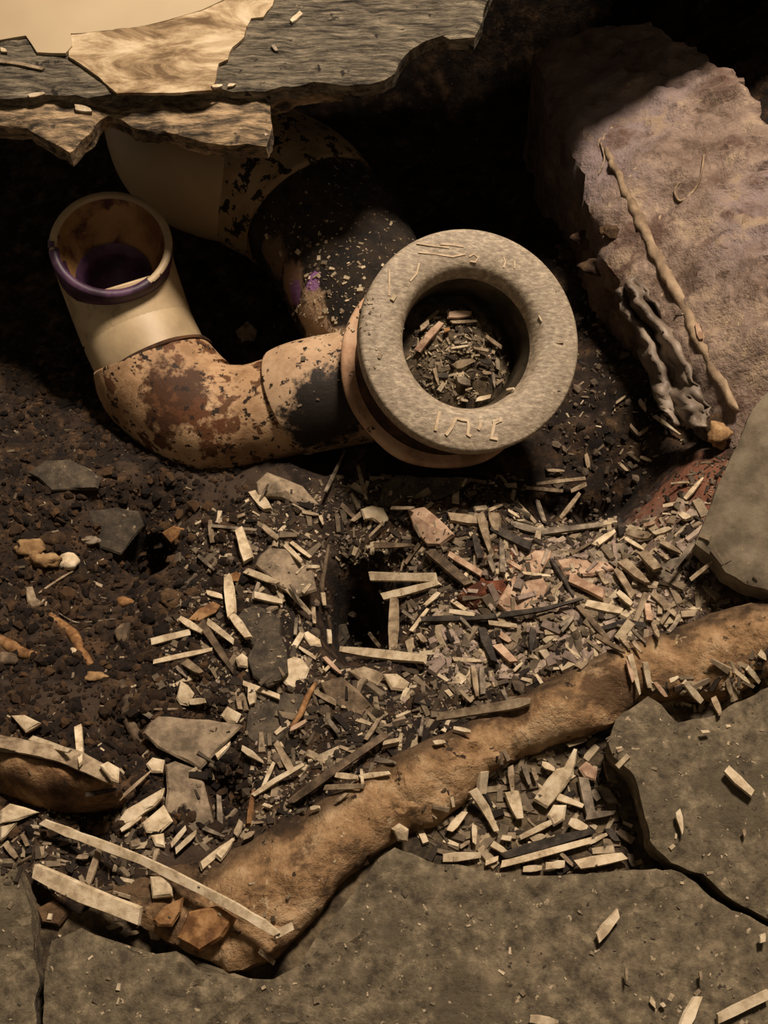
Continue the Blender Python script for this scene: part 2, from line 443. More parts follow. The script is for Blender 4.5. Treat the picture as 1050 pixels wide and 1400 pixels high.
# far bank of earth closing the cavity
gz = gz + np.clip((gy - 0.44) / 0.12, 0, 1) ** 2 * 0.27
gz = np.minimum(gz, 0.012)
nx, ny = len(SX), len(SY)
V = np.column_stack([gx.ravel(), gy.ravel(), gz.ravel()])
idx = np.arange(nx * ny).reshape(ny, nx)
F = np.stack([idx[:-1, :-1], idx[:-1, 1:], idx[1:, 1:], idx[1:, :-1]], -1).reshape(-1, 4).tolist()
soil = build('pit_soil', V, F, M_soil, None, True, True, recentre=False)
tag(soil, 'dark brown soil of the dug pit under the pipes', 'soil', kind='structure')

# ---- floor bed and broken stone tiles in front
bed_out = [(150, 1225, -.030), (330, 1175, -.026), (470, 1110, -.026), (600, 1035, -.026), (760, 960, -.026), (860, 925, -.025), (1000, 880, -.024), (1220, 800, -.022),
           (1300, 1650, -.026), (-250, 1650, -.026), (-250, 1190, -.028), (0, 1190, -.030), (60, 1240, -.034), (110, 1250, -.034)]
floor = slab('floor', bed_out, 0.035, M_bed, 0.006, [(740, 1110, -.030), (240, 1250, -.036), (700, 1300, -.026), (500, 1400, -.026)], disp=0.0012, dscale=110)
tag(floor, 'gritty bed beneath the broken grey floor tiles', 'floor', kind='structure')
tiles = [
    ('front', [(62, 1650, 0), (60, 1420, 0), (60, 1330, 0), (70, 1285, -.001), (110, 1268, -.001), (150, 1285, 0), (190, 1305, 0), (238, 1302, 0), (262, 1318, 0), (320, 1338, 0), (372, 1340, 0), (410, 1318, 0),
               (440, 1272, 0), (485, 1215, 0), (520, 1172, 0), (538, 1158, 0), (560, 1168, 0), (600, 1180, 0), (680, 1190, 0), (745, 1197, 0), (800, 1193, 0), (865, 1188, 0), (918, 1188, 0),
               (952, 1206, 0), (1000, 1243, 0), (1060, 1272, 0), (1250, 1340, 0), (1250, 1650, 0)]),
    ('right', [(832, 1012, 0), (846, 982, 0), (884, 955, 0), (905, 962, 0), (925, 985, 0), (960, 982, 0), (1000, 968, 0), (1060, 938, 0), (1250, 870, 0), (1250, 1325, 0),
               (1060, 1258, 0), (1004, 1230, 0), (962, 1194, 0), (918, 1178, 0), (893, 1150, 0), (876, 1090, 0), (862, 1050, 0), (840, 1032, 0)]),
    ('left', [(-250, 1150, 0), (-60, 1176, 0), (15, 1172, 0), (32, 1205, 0), (42, 1250, 0), (44, 1300, 0), (52, 1345, 0), (48, 1420, 0), (46, 1650, 0), (-250, 1650, 0)])]
for i, (nm, out) in enumerate(tiles):
    def grooves(x, y, i=i):                      # hewn tool marks, patchy
        m = np.clip(fbm(x * 14, y * 14, 4.4 + i, 3) * 1.6 + .1, 0, 1)
        w = np.sin((x * 0.55 - y) * 620 + 2.5 * fbm(x * 40, y * 40, 8.1, 2))
        return 0.0013 * m * w * (vnoise(x * 70, y * 70, 2.0) > -.25)
    t = slab('floor_tile', out, 0.022, M_tile, 0.0034, (), jitter=0.0014, jscale=90, rnd=0.0008, rlen=0.003, disp=0.0010, dscale=90, inset=0.002, parent=floor, extra=grooves, seed=i * 3.3)

# ---- far floor: the broken plywood over the cavity, with a cream covering left on it
ZB = 0.030
far = [(-330, -330, ZB), (-330, 60, ZB), (-60, 120, ZB), (0, 131, ZB), (60, 128, ZB), (150, 128, ZB), (220, 124, ZB), (300, 121, ZB), (365, 121, ZB), (430, 112, ZB), (490, 110, ZB), (522, 106, ZB),
       (534, 95, ZB), (552, 68, ZB), (580, 55, ZB), (600, 46, ZB), (648, 45, ZB), (656, 30, ZB), (668, 2, ZB), (676, -22, ZB), (720, -30, ZB), (800, -30, ZB), (850, -30, ZB), (905, -60, ZB), (1006, -92, ZB), (1150, -110, ZB), (1420, -150, ZB), (1420, -330, ZB)]  # right stretch lies out of view, its edge shaped to shade cavity and block
plytop_extra = lambda x, y: 0.0006 * np.sin(y * 900 + x * 140 + 3 * fbm(x * 25, y * 60, 1.0, 3))
board = empty('plywood_board', at(300, 60, 0.005))
tag(board, 'broken weathered plywood edge overhanging the pipes, cream covering left on top', 'plywood')
slab('upper_ply', far, 0.009, M_plytop, 0.006, (), jitter=0.0028, jscale=70, rnd=0.0015, rlen=0.004, disp=0.0011, dscale=60, parent=board, extra=plytop_extra, side_rough=0.002)
ZL = 0.0205
low = [(-330, -200, ZL), (-330, 120, ZL), (-50, 155, ZL), (0, 166, ZL), (35, 172, ZL), (62, 188, ZL), (95, 203, ZL), (112, 186, ZL), (128, 164, ZL), (148, 152, ZL), (165, 158, ZL), (180, 168, ZL),
       (222, 174, ZL), (262, 186, ZL), (310, 192, ZL), (362, 194, ZL), (366, 170, ZL), (368, 140, ZL), (400, 126, ZL), (470, 112, ZL), (500, 60, ZL), (560, 20, ZL), (600, -60, ZL), (600, -200, ZL)]
slab('lower_ply', low, 0.010, M_plybot, 0.0045, (), jitter=0.0018, jscale=90, rnd=0.002, rlen=0.006, disp=0.0016, dscale=70, parent=board, extra=plytop_extra, side_rough=0.002)
ZC = 0.0325
slab('cream_covering', [(-330, -330, ZC), (-330, 40, ZC), (0, 53, ZC), (20, 50, ZC), (36, 49, ZC), (52, 70, ZC), (88, 72, ZC), (98, 62, ZC), (96, 46, ZC), (160, 40, ZC), (215, 30, ZC), (275, 12, ZC), (320, -8, ZC), (380, -60, ZC), (380, -330, ZC)],
     0.0022, M_coat, 0.006, (), jitter=0.0008, rnd=0.0004, disp=0.0002, dscale=30, parent=board, side_rough=0.0003)
slab('torn_backing', [(92, 60, ZC - .0005), (98, 44, ZC - .0005), (160, 38, ZC - .0005), (215, 27, ZC - .0005), (275, 9, ZC - .0005), (320, -12, ZC - .0005), (390, -40, ZC), (374, 8, ZC), (360, 22, ZC), (343, 24, ZC), (332, 50, ZC), (318, 64, ZC), (312, 80, ZC), (300, 85, ZC), (296, 104, ZC), (288, 122, ZC),
     (240, 124, ZC), (200, 127, ZC), (160, 127, ZC), (142, 112, ZC), (128, 98, ZC), (108, 86, ZC), (92, 76, ZC)], 0.002, M_torn, 0.004, (), jitter=0.0012, rnd=0.0004, disp=0.0007, dscale=60, parent=board, side_rough=0.0003)

# ---- tan ridge along the near side of the pit
ridge_out = [(118, 1222, -.030), (200, 1195, -.030), (330, 1152, -.028), (420, 1106, -.026), (500, 1058, -.024), (620, 993, -.022), (760, 922, -.020), (860, 876, -.018), (960, 842, -.016), (1060, 812, -.014), (1240, 755, -.010),
             (1240, 860, -.010), (1060, 915, -.012), (1000, 945, -.013), (940, 950, -.013), (880, 945, -.013), (838, 985, -.014), (800, 1000, -.015), (740, 1022, -.016), (690, 1040, -.018), (650, 1075, -.018), (600, 1125, -.018), (560, 1138, -.018), (522, 1158, -.017),
             (456, 1214, -.018), (408, 1274, -.018), (375, 1312, -.018), (300, 1322, -.018), (250, 1300, -.020), (215, 1270, -.024), (160, 1250, -.030)]
rc = [(330, 1190, -.020), (430, 1150, -.014), (500, 1110, -.012), (620, 1040, -.010), (760, 960, -.009), (860, 915, -.008), (960, 880, -.007), (1060, 850, -.005), (300, 1260, -.016), (380, 1230, -.013), (450, 1200, -.012)]
ridge = slab('mortar_ridge', ridge_out, 0.030, M_ridge, 0.0026, rc, jitter=0.0022, jscale=60, rnd=0.004, rlen=0.007, disp=0.0030, dscale=75,
             extra=lambda x, y: 0.0030 * np.abs(fbm(x * 150, y * 150, 6.0, 3)) * np.clip(fbm(x * 35, y * 35, 2.0, 2) * 2 + .3, 0, 1))
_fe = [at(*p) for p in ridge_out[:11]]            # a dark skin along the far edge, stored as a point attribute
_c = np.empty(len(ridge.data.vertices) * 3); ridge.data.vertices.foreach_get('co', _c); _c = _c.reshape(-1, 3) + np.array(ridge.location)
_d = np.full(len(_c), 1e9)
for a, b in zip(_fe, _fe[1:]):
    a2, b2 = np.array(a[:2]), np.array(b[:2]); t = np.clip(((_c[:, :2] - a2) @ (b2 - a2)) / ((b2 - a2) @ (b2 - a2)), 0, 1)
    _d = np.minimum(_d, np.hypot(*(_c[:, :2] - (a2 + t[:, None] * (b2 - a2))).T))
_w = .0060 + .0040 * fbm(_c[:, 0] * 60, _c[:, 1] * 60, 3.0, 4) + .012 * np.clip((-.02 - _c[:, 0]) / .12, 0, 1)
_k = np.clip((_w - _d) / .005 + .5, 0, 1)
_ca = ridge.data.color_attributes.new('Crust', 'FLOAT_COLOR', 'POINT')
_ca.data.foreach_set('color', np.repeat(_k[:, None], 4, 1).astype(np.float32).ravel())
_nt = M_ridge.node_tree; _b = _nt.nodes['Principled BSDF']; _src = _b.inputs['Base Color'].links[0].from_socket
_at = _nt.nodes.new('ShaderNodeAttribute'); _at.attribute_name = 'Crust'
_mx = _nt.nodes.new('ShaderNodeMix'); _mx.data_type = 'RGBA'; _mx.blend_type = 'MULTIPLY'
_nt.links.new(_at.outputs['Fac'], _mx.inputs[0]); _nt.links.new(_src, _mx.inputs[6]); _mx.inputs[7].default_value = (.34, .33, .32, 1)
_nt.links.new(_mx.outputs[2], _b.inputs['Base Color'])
tag(ridge, 'long tan crumbly mortar ridge running diagonally above the grey floor tiles', 'mortar')

# ---- concrete block on the right
seam_px = [(828, 205), (850, 250), (878, 310), (905, 362), (935, 420), (960, 470), (985, 520), (1008, 562)]
def block_extra(x, y):
    z = 0.0
    d = np.full(np.shape(x), 1e9)
    return 0.0040 * np.clip(fbm(x * 30, y * 30, 9.0, 4) , -1, 1) + 0.0016 * np.abs(fbm(x * 160, y * 160, 3.0, 3)) + 0.0045 * np.abs(fbm(x * 90, y * 90, 5.0, 3)) * np.clip((x - 0.145) / 0.05, 0, 1)
block_out = [(735, 60, -.105), (748, 130, -.095), (772, 190, -.085), (797, 240, -.078), (808, 285, -.072), (830, 335, -.068), (855, 375, -.064), (880, 410, -.060), (908, 462, -.055), (940, 515, -.050), (975, 560, -.046), (1005, 606, -.042),
             (1050, 625, -.034), (1120, 600, -.02), (1230, 500, .010), (1260, 330, .010), (1120, 225, -.018), (1060, 170, -.032), (1010, 110, -.048), (950, 62, -.068), (880, 30, -.085), (800, 30, -.098)]
block = slab('concrete_block', block_out, 0.11, M_block, 0.0042, [(900, 200, -.058), (960, 350, -.036), (1040, 480, -.018), (1040, 250, -.028), (870, 300, -.058)],
             jitter=0.005, jscale=60, rnd=0.006, rlen=0.010, disp=0.0022, dscale=90, inset=0.008, extra=block_extra, side_rough=0.005)
tag(block, 'large rough mauve-tan concrete block on the right side of the pit', 'concrete')

BVH = None
def refresh():
    global BVH
    BVH = BVHTree.FromPolygons(BV, BF)
refresh()
SOIL = BVHTree.FromPolygons(BV[:nx * ny], BF[:(nx - 1) * (ny - 1)])
def hit(px, py):
    h = BVH.ray_cast(CAM, ray(px, py).normalized())
    if h[0] is None: return at(px, py, -0.05), Vector((0, 0, 1))
    n = h[1]
    if n.z < 0: n = -n
    return h[0], n

# seam of mortar on the block
hz = [hit(*p)[0].z for p in seam_px]; fz = np.polyfit(range(len(hz)), hz, 1)
pts = [at(p[0], p[1], .55 * float(np.polyval(fz, i)) + .45 * hz[i] - .0004) for i, p in enumerate(seam_px)]
V, F, _ = sweep(pts, [.0016, .0030, .0036, .0034, .0034, .0036, .0036, .002], 12, 8, cap0=True, cap1=True)
V = [v + Vector((float(vnoise(v.x * 200, v.y * 200, 1)), float(vnoise(v.x * 200, v.y * 200, 5)), float(vnoise(v.x * 200, v.y * 200, 9)))) * 0.0014 for v in V]
build('seam', V, F, M_seam, block)

# ================================================================== PIPES
pipe = empty('drain_pipe', at(330, 480, -.16))
tag(pipe, 'stained white plastic drain pipe with open elbow and dirt-caked bend', 'drain pipe')
P0 = at(152, 334, -.052)
P1 = at(160, 372, -.082); P2 = at(188, 452, -.104); P3 = at(222, 523, -.114); P4 = at(278, 568, -.116); P5 = at(345, 568, -.111); P6 = at(430, 540, -.098); P7 = at(540, 520, -.095)
RH = .0376
# hub with open mouth (outer wall, lip, inner wall)
V, F, fr = sweep([P0, P1, P2], [RH, RH * .99, RH * .97], 56, 10)
hub = build('elbow_hub', V, F, M_elbow, pipe, lie=True)
d0 = (fr[0][0] - fr[1][0]).normalized()
V, F = lathe(P0, d0, [(RH - .0002, -.003), (RH + .0001, .0), (RH - .0006, .0016), (RH - .0035, .002), (RH - .0048, .0008), (RH - .0052, -.003)], 56)
build('lip', V, F, M_elbow, hub)
side = (UPV * -1 - d0 * (UPV * -1).dot(d0)).normalized()
SC = P0 - d0 * .027 + side * .0095                     # the bend carries the bore away from the mouth
V, F = [], []
uu = d0.orthogonal().normalized(); ww = d0.cross(uu)
for j in range(9):
    t = j / 8; c = P0 * (1 - t) + SC * t; r = (RH - .0050) * (1 - t ** 1.3) + .0222 * t ** 1.3
    V += [c + (uu * math.cos(2 * math.pi * k / 56) + ww * math.sin(2 * math.pi * k / 56)) * r for k in range(56)]
F = [(j * 56 + k, j * 56 + (k + 1) % 56, (j + 1) * 56 + (k + 1) % 56, (j + 1) * 56 + k) for j in range(8) for k in range(56)]
build('socket_wall', V, F, M_inner, hub)
V, F = lathe(SC, d0, [(.0240, .0045), (.0232, .0040), (.0222, .0010), (.0205, -.0005), (.0198, -.004), (.019, -.022), (0.003, -.028)], 56)
build('socket_stop', V, F, M_purple, hub)
V, F = lathe(P0, d0, [(RH + .0006, -.006), (RH + .0006, .0004), (RH - .0003, .0022), (RH - .0035, .0026), (RH - .0054, .0012), (RH - .0058, -.006), (RH - .0085, -.013)], 112)
V = [Vector(v) for v in V]
keep = []
for f in F:
    c = sum((V[i] for i in f), Vector()) / 4
    a = (c - P0 - d0 * (c - P0).dot(d0)).normalized(); e = .25 * float(fbm(c.x * 160, c.y * 160, c.z * 160, 3))
    if a.dot(side) + .35 * a.dot(RGT * -1) > .45 + e: keep.append(f)
build('primer_lip', V, keep, M_purple, hub)
# primer smeared over the lip and below it on the near side: a thin skin, ragged at its edges
V, F, fr2 = sweep([P0, P1, P2], [RH * 1.008, RH * .998, RH * .978], 96, 40)
V = [Vector(v) for v in V]; nr = len(V) // 96
side = (UPV * -1 - d0 * (UPV * -1).dot(d0)).normalized()
keep = []
for f in F:
    c = sum((V[i] for i in f), Vector()) / len(f)
    row = (f[0] // 96) / nr
    cc = fr2[min(f[0] // 96, len(fr2) - 1)][0]
    a = (c - cc).normalized().dot(side)                # 1 on the near side
    e = .05 * float(fbm(c.x * 140, c.y * 140, c.z * 140, 3))
    if row < .02 + .36 * max(a - .1, 0) ** .5 + e and a > .08 + e * 2: keep.append(f)
build('primer_band', V, keep, M_purple, hub)
V, F, fr = sweep([P2, P3, P3 + (P4 - P3) * .1], [RH * .97, RH * .965, RH * .96], 56, 10)
build('elbow_neck', V, F, M_elbow, pipe, lie=True)
V, F, fr = sweep([P2 + (P3 - P2) * .72, P3, P4, P5, P6], [RH * 1.05, RH * 1.06, RH * 1.0, RH * .86, RH * .84], 56, 12, cap0=True)
build('lower_elbow', V, F, M_elbow2, pipe, lie=True)
cs = P2 + (P3 - P2) * .72; cd = (P3 - P2).normalized()
V, F = lathe(cs, cd, [(RH * 1.0, -.0012), (RH * 1.046, -.0010), (RH * 1.058, .0), (RH * 1.052, .0012)], 56, .0006)
build('joint_seam', V, F, M_groove, pipe)
V, F, fr = sweep([P5 + (P6 - P5) * .62, P6, P7], [RH * .93, RH * .95, RH * .95], 48, 10, cap0=True)
build('tee_branch', V, F, M_tee, pipe, lie=True)
# main line from behind the board down to the flange
RC = at(645, 464, -.022); RA = Vector((.20, -.36, .91)).normalized()
Q0 = at(262, 215, -.105); Q1 = at(330, 232, -.115); Q2 = at(400, 265, -.120); Q3 = at(455, 330, -.122); Q4 = at(500, 410, -.118); Q5 = at(560, 490, -.110)
V, F, fr = sweep([Q2 + (Q2 - Q3) * .1, Q2, Q3, Q4, Q5, RC - RA * .075], [.049, .0495, .0495, .049, .047, .046], 56, 10, cap1=True)
V = [v + Vector((1, 1, 1)) * 0.0012 * float(fbm(v.x * 70, v.y * 70, v.z * 70, 3)) for v in V]
_mb = BVHTree.FromPolygons([tuple(v) for v in V], F)
def on_main(px, py):
    h = _mb.ray_cast(CAM, ray(px, py).normalized()); return tuple(h[0]) if h[0] is not None else (0, 0, -1)
M_main = material('dirt_caked_pipe', [(22, 17, 12), (38, 29, 20), (54, 42, 29)], 60, 9, 0.7, 0.85, 0.8, 220, 0.003,
                  specks=[((150, 130, 102), 210, 0.63, 0.67)],
                  stains=[(on_main(375, 350), .014, (112, 88, 70), .7), (on_main(400, 390), .014, (136, 106, 82), .7), (on_main(425, 430), .016, (176, 146, 114), .7), (on_main(435, 465), .018, (180, 150, 118), .7), (on_main(460, 490), .020, (184, 154, 122), .7),
                          (on_main(404, 402), .0085, (128, 86, 132), 1.0), (on_main(428, 384), .006, (150, 104, 150), 1.0), (on_main(468, 420), .012, (30, 24, 18), 1.0)])
build('main_pipe', V, F, M_main, pipe, lie=True)
V, F, fr = sweep([Q1 + (Q1 - Q2) * .05, Q1 + (Q2 - Q1) * .4, Q2 + (Q3 - Q2) * .1, Q2 + (Q3 - Q2) * .42], [.052, .0535, .0535, .053], 56, 8, cap0=True, cap1=True)
build('coupling', V, F, M_hub, pipe, lie=True)
V, F, fr = sweep([at(215, 60, -.150), at(228, 130, -.125), at(250, 200, -.112), at(290, 228, -.112), Q1 + (Q2 - Q1) * .3], [.049, .050, .0505, .0495, .049], 56, 10, cap0=True)
build('rear_bend', V, F, M_pvcback, pipe, lie=True)
# flange base: flared plastic cup below the ring
BC = at(606, 500, -.064)
V, F = lathe(BC, RA, [(.043, -.050), (.0465, -.034), (.050, -.022), (.055, -.010), (.0612, -.004), (.0628, .0), (.0622, .0025), (.059, .0030), (.056, .0015), (.050, .0015)], 72, .0008)
build('flange_base', V, F, M_base, pipe, lie=True)
va, fa = lathe(BC, RA, [(.0545, .001), (.0520, .006)], 72); vb, fb = lathe(RC, RA, [(.0505, -.024), (.0530, -.012)], 72)
V = va + vb; F = [(j * 72 + k, j * 72 + (k + 1) % 72, (j + 1) * 72 + (k + 1) % 72, (j + 1) * 72 + k) for j in range(3) for k in range(72)]
build('groove_band', V, F, M_groove, pipe)

# ---- ring
ring = empty('flange_ring', RC - RA * .014)
tag(ring, 'round scuffed grey flange ring filled with wood debris', 'pipe flange')
V, F = lathe(RC, RA, [(.0565, -.0140), (.0632, -.0125), (.0642, -.0105), (.0642, -.0022), (.0634, -.0006), (.0622, .0), (.0520, .0004), (.0445, .0002), (.0418, -.0014), (.0398, -.0040), (.0385, -.0075), (.0378, -.0110)], 96)
ring_body = build('ring_body', V, F, M_ring, ring, lie=True)
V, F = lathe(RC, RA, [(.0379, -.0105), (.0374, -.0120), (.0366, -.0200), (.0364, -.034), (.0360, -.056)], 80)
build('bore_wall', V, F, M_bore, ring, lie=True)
# worn raised characters on the lower rim, one mesh each
def on_ring(px, py, h=0.0005):
    d = ray(px, py); p0 = RC + RA * h
    t = (p0 - CAM).dot(RA) / d.dot(RA); return CAM + d * t
def stroke(pts, w, hgt=.0006):
    Vv, Ff = [], []
    P = [on_ring(*p) for p in pts]; n = len(P)
    for i, p in enumerate(P):
        T = (P[min(i + 1, n - 1)] - P[max(i - 1, 0)]).normalized(); S = T.cross(RA).normalized()
        for sx, hh in ((-1, -.0004), (-.75, hgt), (.75, hgt), (1, -.0004)):
            Vv.append(p + S * sx * w / 2 + RA * hh)
    for i in range(n - 1):
        for k in range(3):
            Ff.append((i * 4 + k, i * 4 + k + 1, i * 4 + k + 5, i * 4 + k + 4))
    Ff += [(0, 1, 2, 3), tuple((n - 1) * 4 + k for k in (3, 2, 1, 0))]
    return Vv, Ff
K = 180 / 1050.0
for glyph in ([[(240, 130), (222, 200), (205, 285)]],
              [[(290, 320), (335, 260), (370, 185), (415, 195), (465, 205), (470, 260), (462, 315), (488, 328)]],
              [[(565, 215), (560, 255), (548, 278)]],
              [[(715, 205), (675, 225), (665, 280), (650, 345), (700, 350)], [(660, 215), (735, 200)]]):
    VV, FF = [], []
    for st in glyph:
        v, f = stroke([(560 + x * K, 540 + y * K) for x, y in st], .0022); o = len(VV)
        VV += v; FF += [tuple(i + o for i in q) for q in f]
    build('raised_character', VV, FF, M_mark, ring_body, smooth=False)
# long scratches on the upper rim
K = 260 / 1050.0
for st in ([(200, 90), (290, 105), (380, 115)], [(210, 140), (300, 150), (400, 165), (470, 150)], [(330, 95), (400, 100), (460, 110)], [(48, 235), (50, 300), (48, 380)], [(215, 200), (200, 260), (165, 300)],
           [(490, 165), (515, 150), (540, 170), (525, 195), (495, 190)], [(680, 165), (690, 195), (680, 225)], [(740, 190), (742, 230)], [(875, 490), (890, 520)]):
    v, f = stroke([(520 + x * K, 310 + y * K) for x, y in st], .0011, .00025)
    build('scratch', v, f, M_mark, ring_body, smooth=False)

# ---- mound of debris inside the bore
mv, mf = [], []
u = RA.orthogonal().normalized(); w_ = RA.cross(u); NR, NS = 14, 40
toward = (at(610, 500, -.05) - at(680, 440, -.05)); toward = (toward - RA * toward.dot(RA)).normalized()
for j in range(NR + 1):
    r = .0362 * j / NR
    for k in range(NS):
        a = 2 * math.pi * k / NS
        e = (u * math.cos(a) + w_ * math.sin(a)) * r
        h = -.023 - .0125 * (r / .0362) ** 2 + .20 * e.dot(toward) + .0022 * float(fbm(e.x * 180 + 3, e.y * 180, 2.2, 3))
        mv.append(RC + e + RA * h)
for j in range(NR):
    for k in range(NS):
        k2 = (k + 1) % NS
        mf.append((j * NS + k, j * NS + k2, (j + 1) * NS + k2, (j + 1) * NS + k))
fill = build('debris_fill', mv, mf, M_bed, None, True, True)
tag(fill, 'dark gritty debris packed inside the bore of the grey ring', 'debris', kind='stuff')
refresh()

# ================================================================== BIG LOOSE PIECES
# ---- grey tile chunk leaning at the right edge
chunk = slab('tile_chunk', [(952, 742, -.012), (968, 700, -.006), (985, 655, .002), (1008, 605, .010), (1030, 560, .018), (1046, 536, .022), (1120, 480, .034), (1180, 700, .026), (1130, 810, .008), (1058, 804, -.002), (1020, 796, -.006), (990, 782, -.008), (975, 760, -.010)],
             0.014, M_chunk, 0.004, (), jitter=0.0012, jscale=60, rnd=0.002, rlen=0.006, disp=0.0006, dscale=70, inset=0.001)
tag(chunk, 'flat grey broken tile chunk leaning at the right edge', 'tile chunk')
# ---- rust-brown lump at the left edge, with a pale skin
lump_o = empty('rusty_lump', at(70, 1080, -.045))
tag(lump_o, 'rust-brown fibrous lump with pale flaking skin at the left edge', 'lump')
slab('core', [(-60, 1012, -.026), (0, 1010, -.026), (50, 1018, -.026), (100, 1034, -.026), (150, 1060, -.027), (162, 1078, -.030), (150, 1092, -.034), (110, 1104, -.036), (50, 1102, -.036), (0, 1082, -.034), (-60, 1060, -.034)],
     0.018, M_log, 0.0028, [(20, 1040, -.018), (80, 1060, -.018), (130, 1076, -.022)], jitter=0.0016, rnd=0.006, rlen=0.009, disp=0.0016, dscale=150, parent=lump_o)
slab('pale_skin', [(-60, 1004, -.019), (0, 1004, -.018), (45, 1012, -.018), (95, 1022, -.018), (150, 1046, -.019), (162, 1062, -.020), (150, 1070, -.018), (100, 1048, -.014), (45, 1030, -.014), (0, 1022, -.014), (-60, 1022, -.015)],
     0.004, CH['t'], 0.003, (), jitter=0.001, rnd=0.001, disp=0.0008, dscale=160, parent=lump_o)
refresh()

def flake(name, pts, thick, mat, label, cat, lift=0.0, up=0.5, group=None, jag=0.02, lie=True, dome=0.0, parent=None):
    """A flat broken piece traced as a polygon, laid on what is under it."""
    cx = sum(p[0] for p in pts) / len(pts); cy = sum(p[1] for p in pts) / len(pts)
    smp = [hit(cx + (p[0] - cx) * .6, cy + (p[1] - cy) * .6)[0] for p in pts] + [hit(cx, cy)[0]]
    hp, n = hit(cx, cy)
    n = (n * (1 - up) + Vector((0, -.12, 1)) * up).normalized()
    top = max(sorted((q - hp).dot(n) for q in smp)[int(len(smp) * .6)], 0)
    pl = hp + n * (top + thick * .8 + lift)
    T = []
    for i in range(len(pts)):
        a, b = pts[i], pts[(i + 1) % len(pts)]
        L = math.hypot(b[0] - a[0], b[1] - a[1]); k = max(1, int(L / 16))
        for j in range(k):
            t = j / k; q = (a[0] + (b[0] - a[0]) * t + random.uniform(-1, 1) * L * jag, a[1] + (b[1] - a[1]) * t + random.uniform(-1, 1) * L * jag)
            d = ray(*q); s = (pl - CAM).dot(n) / d.dot(n); T.append(CAM + d * s)
    c = sum(T, Vector()) / len(T); m = len(T)
    V = []
    ins = min(thick * .35, .0012)
    for p in T: V.append(p + (c - p).normalized() * ins + n * (random.uniform(-.1, .1) * thick))
    for p in T: V.append(p - n * (thick * .25))
    for p in T: V.append(p + (c - p) * .06 - n * thick)
    V.append(c + n * (dome + random.uniform(-.05, .1) * thick)); V.append(c - n * thick)
    F = []
    for i in range(m):
        j = (i + 1) % m
        F += [(i, j, 3 * m), (m + i, m + j, j, i), (2 * m + i, 2 * m + j, m + j, m + i), (2 * m + j, 2 * m + i, 3 * m + 1)]
    o = build(name, V, F, mat, parent, False, lie)
    if label: tag(o, label, cat, group)
    return o

def crop(ox, oy, s):
    return lambda *a: [(ox + a[i] * s, oy + a[i + 1] * s) for i in range(0, len(a), 2)]
cA, cB, cC = crop(200, 620, .38095), crop(450, 620, .38095), crop(650, 600, .38095)
cD, cE, cF, cG = crop(300, 900, .38095), crop(500, 950, .42857), crop(750, 850, .3927), crop(0, 950, .4)
cL, cM = crop(0, 560, .2476), crop(0, 780, .2476)
cR = crop(540, 390, .190476)

SL, ST = 'slate_flake', 'stone_flake'
flake(SL, cA(320, 590, 345, 555, 390, 540, 440, 560, 480, 590, 475, 640, 500, 690, 505, 780, 470, 815, 430, 835, 380, 800, 360, 740, 380, 690, 340, 650), .005, M_slate, 'tall dark slate flake left of the dark hollow among splinters', 'stone')
flake(SL, cA(390, 400, 405, 365, 440, 335, 500, 340, 560, 385, 600, 420, 612, 490, 545, 512, 480, 480, 430, 430), .005, M_stone, 'brown-grey stone flake right of the small upright cream splinter', 'stone', .002)
flake(ST, cA(390, 105, 430, 65, 490, 85, 560, 115, 625, 185, 560, 195, 480, 160, 400, 150), .008, M_stone, 'pale oblong stone just below the elbow pipe', 'stone', .002, dome=.002)
flake(ST, [(195, 1002), (203, 988), (216, 978), (250, 981), (285, 983), (333, 991), (305, 1020), (275, 1051), (240, 1034), (215, 1022)], .005, M_stone, 'pale grey triangular stone flake above the trapezoid flake', 'stone', .005)
flake(ST, [(226, 1045), (240, 1040), (262, 1048), (276, 1052), (284, 1090), (294, 1128), (270, 1128), (226, 1112), (228, 1080)], .005, M_stone, 'grey trapezoid stone flake below the triangular flake', 'stone', .002)
flake(SL, cB(190, 105, 240, 75, 330, 80, 515, 85, 460, 130, 380, 165, 250, 195, 170, 190), .004, M_slate, 'thin dark slate flake beneath the grey ring', 'stone')
flake(SL, cA(390, 830, 470, 850, 560, 860, 590, 900, 560, 960, 500, 1000, 470, 1040, 400, 1060, 350, 1010, 360, 930), .005, M_slate, 'black slate flake right of the triangular stone flake', 'stone', -.002)
flake(SL, cA(620, 820, 700, 800, 760, 850, 830, 930, 790, 950, 700, 920, 640, 870), .005, CH['b'], 'brown-grey gritty flake below the long cream splinter by the hollow', 'stone')
flake(SL, cA(660, 620, 720, 610, 735, 660, 705, 700, 660, 660), .003, M_slate, 'small dark slate flake at the lower edge of the dark hollow', 'stone')
flake(ST, cB(600, 545, 640, 470, 690, 380, 740, 345, 800, 345, 800, 365, 760, 430, 790, 480, 760, 550, 700, 572, 640, 575), .007, CH['p'], 'pinkish tan crumbly chunk above the long dark strip', 'chunk', .003, dome=.002)
flake(ST, cB(280, 200, 340, 190, 380, 220, 450, 290, 400, 330, 350, 330, 300, 270), .006, CH['p'], 'pinkish brown lump in the litter below the ring', 'chunk', .001, dome=.002)
flake(ST, cC(400, 400, 440, 375, 560, 370, 585, 410, 520, 450, 440, 455), .004, CH['g'], 'flat grey flake among splinters left of the grey tile chunk', 'chunk', .001)
flake(ST, cC(290, 435, 340, 425, 480, 440, 500, 465, 420, 490, 320, 490), .004, CH['p'], 'flat pinkish flake right of the tan crumbly chunk', 'chunk', .001)
flake(ST, cC(640, 480, 700, 430, 790, 405, 830, 440, 760, 500, 690, 530), .003, CH['g'], 'thin grey flake beside the lower tip of the grey tile chunk', 'chunk', .0)
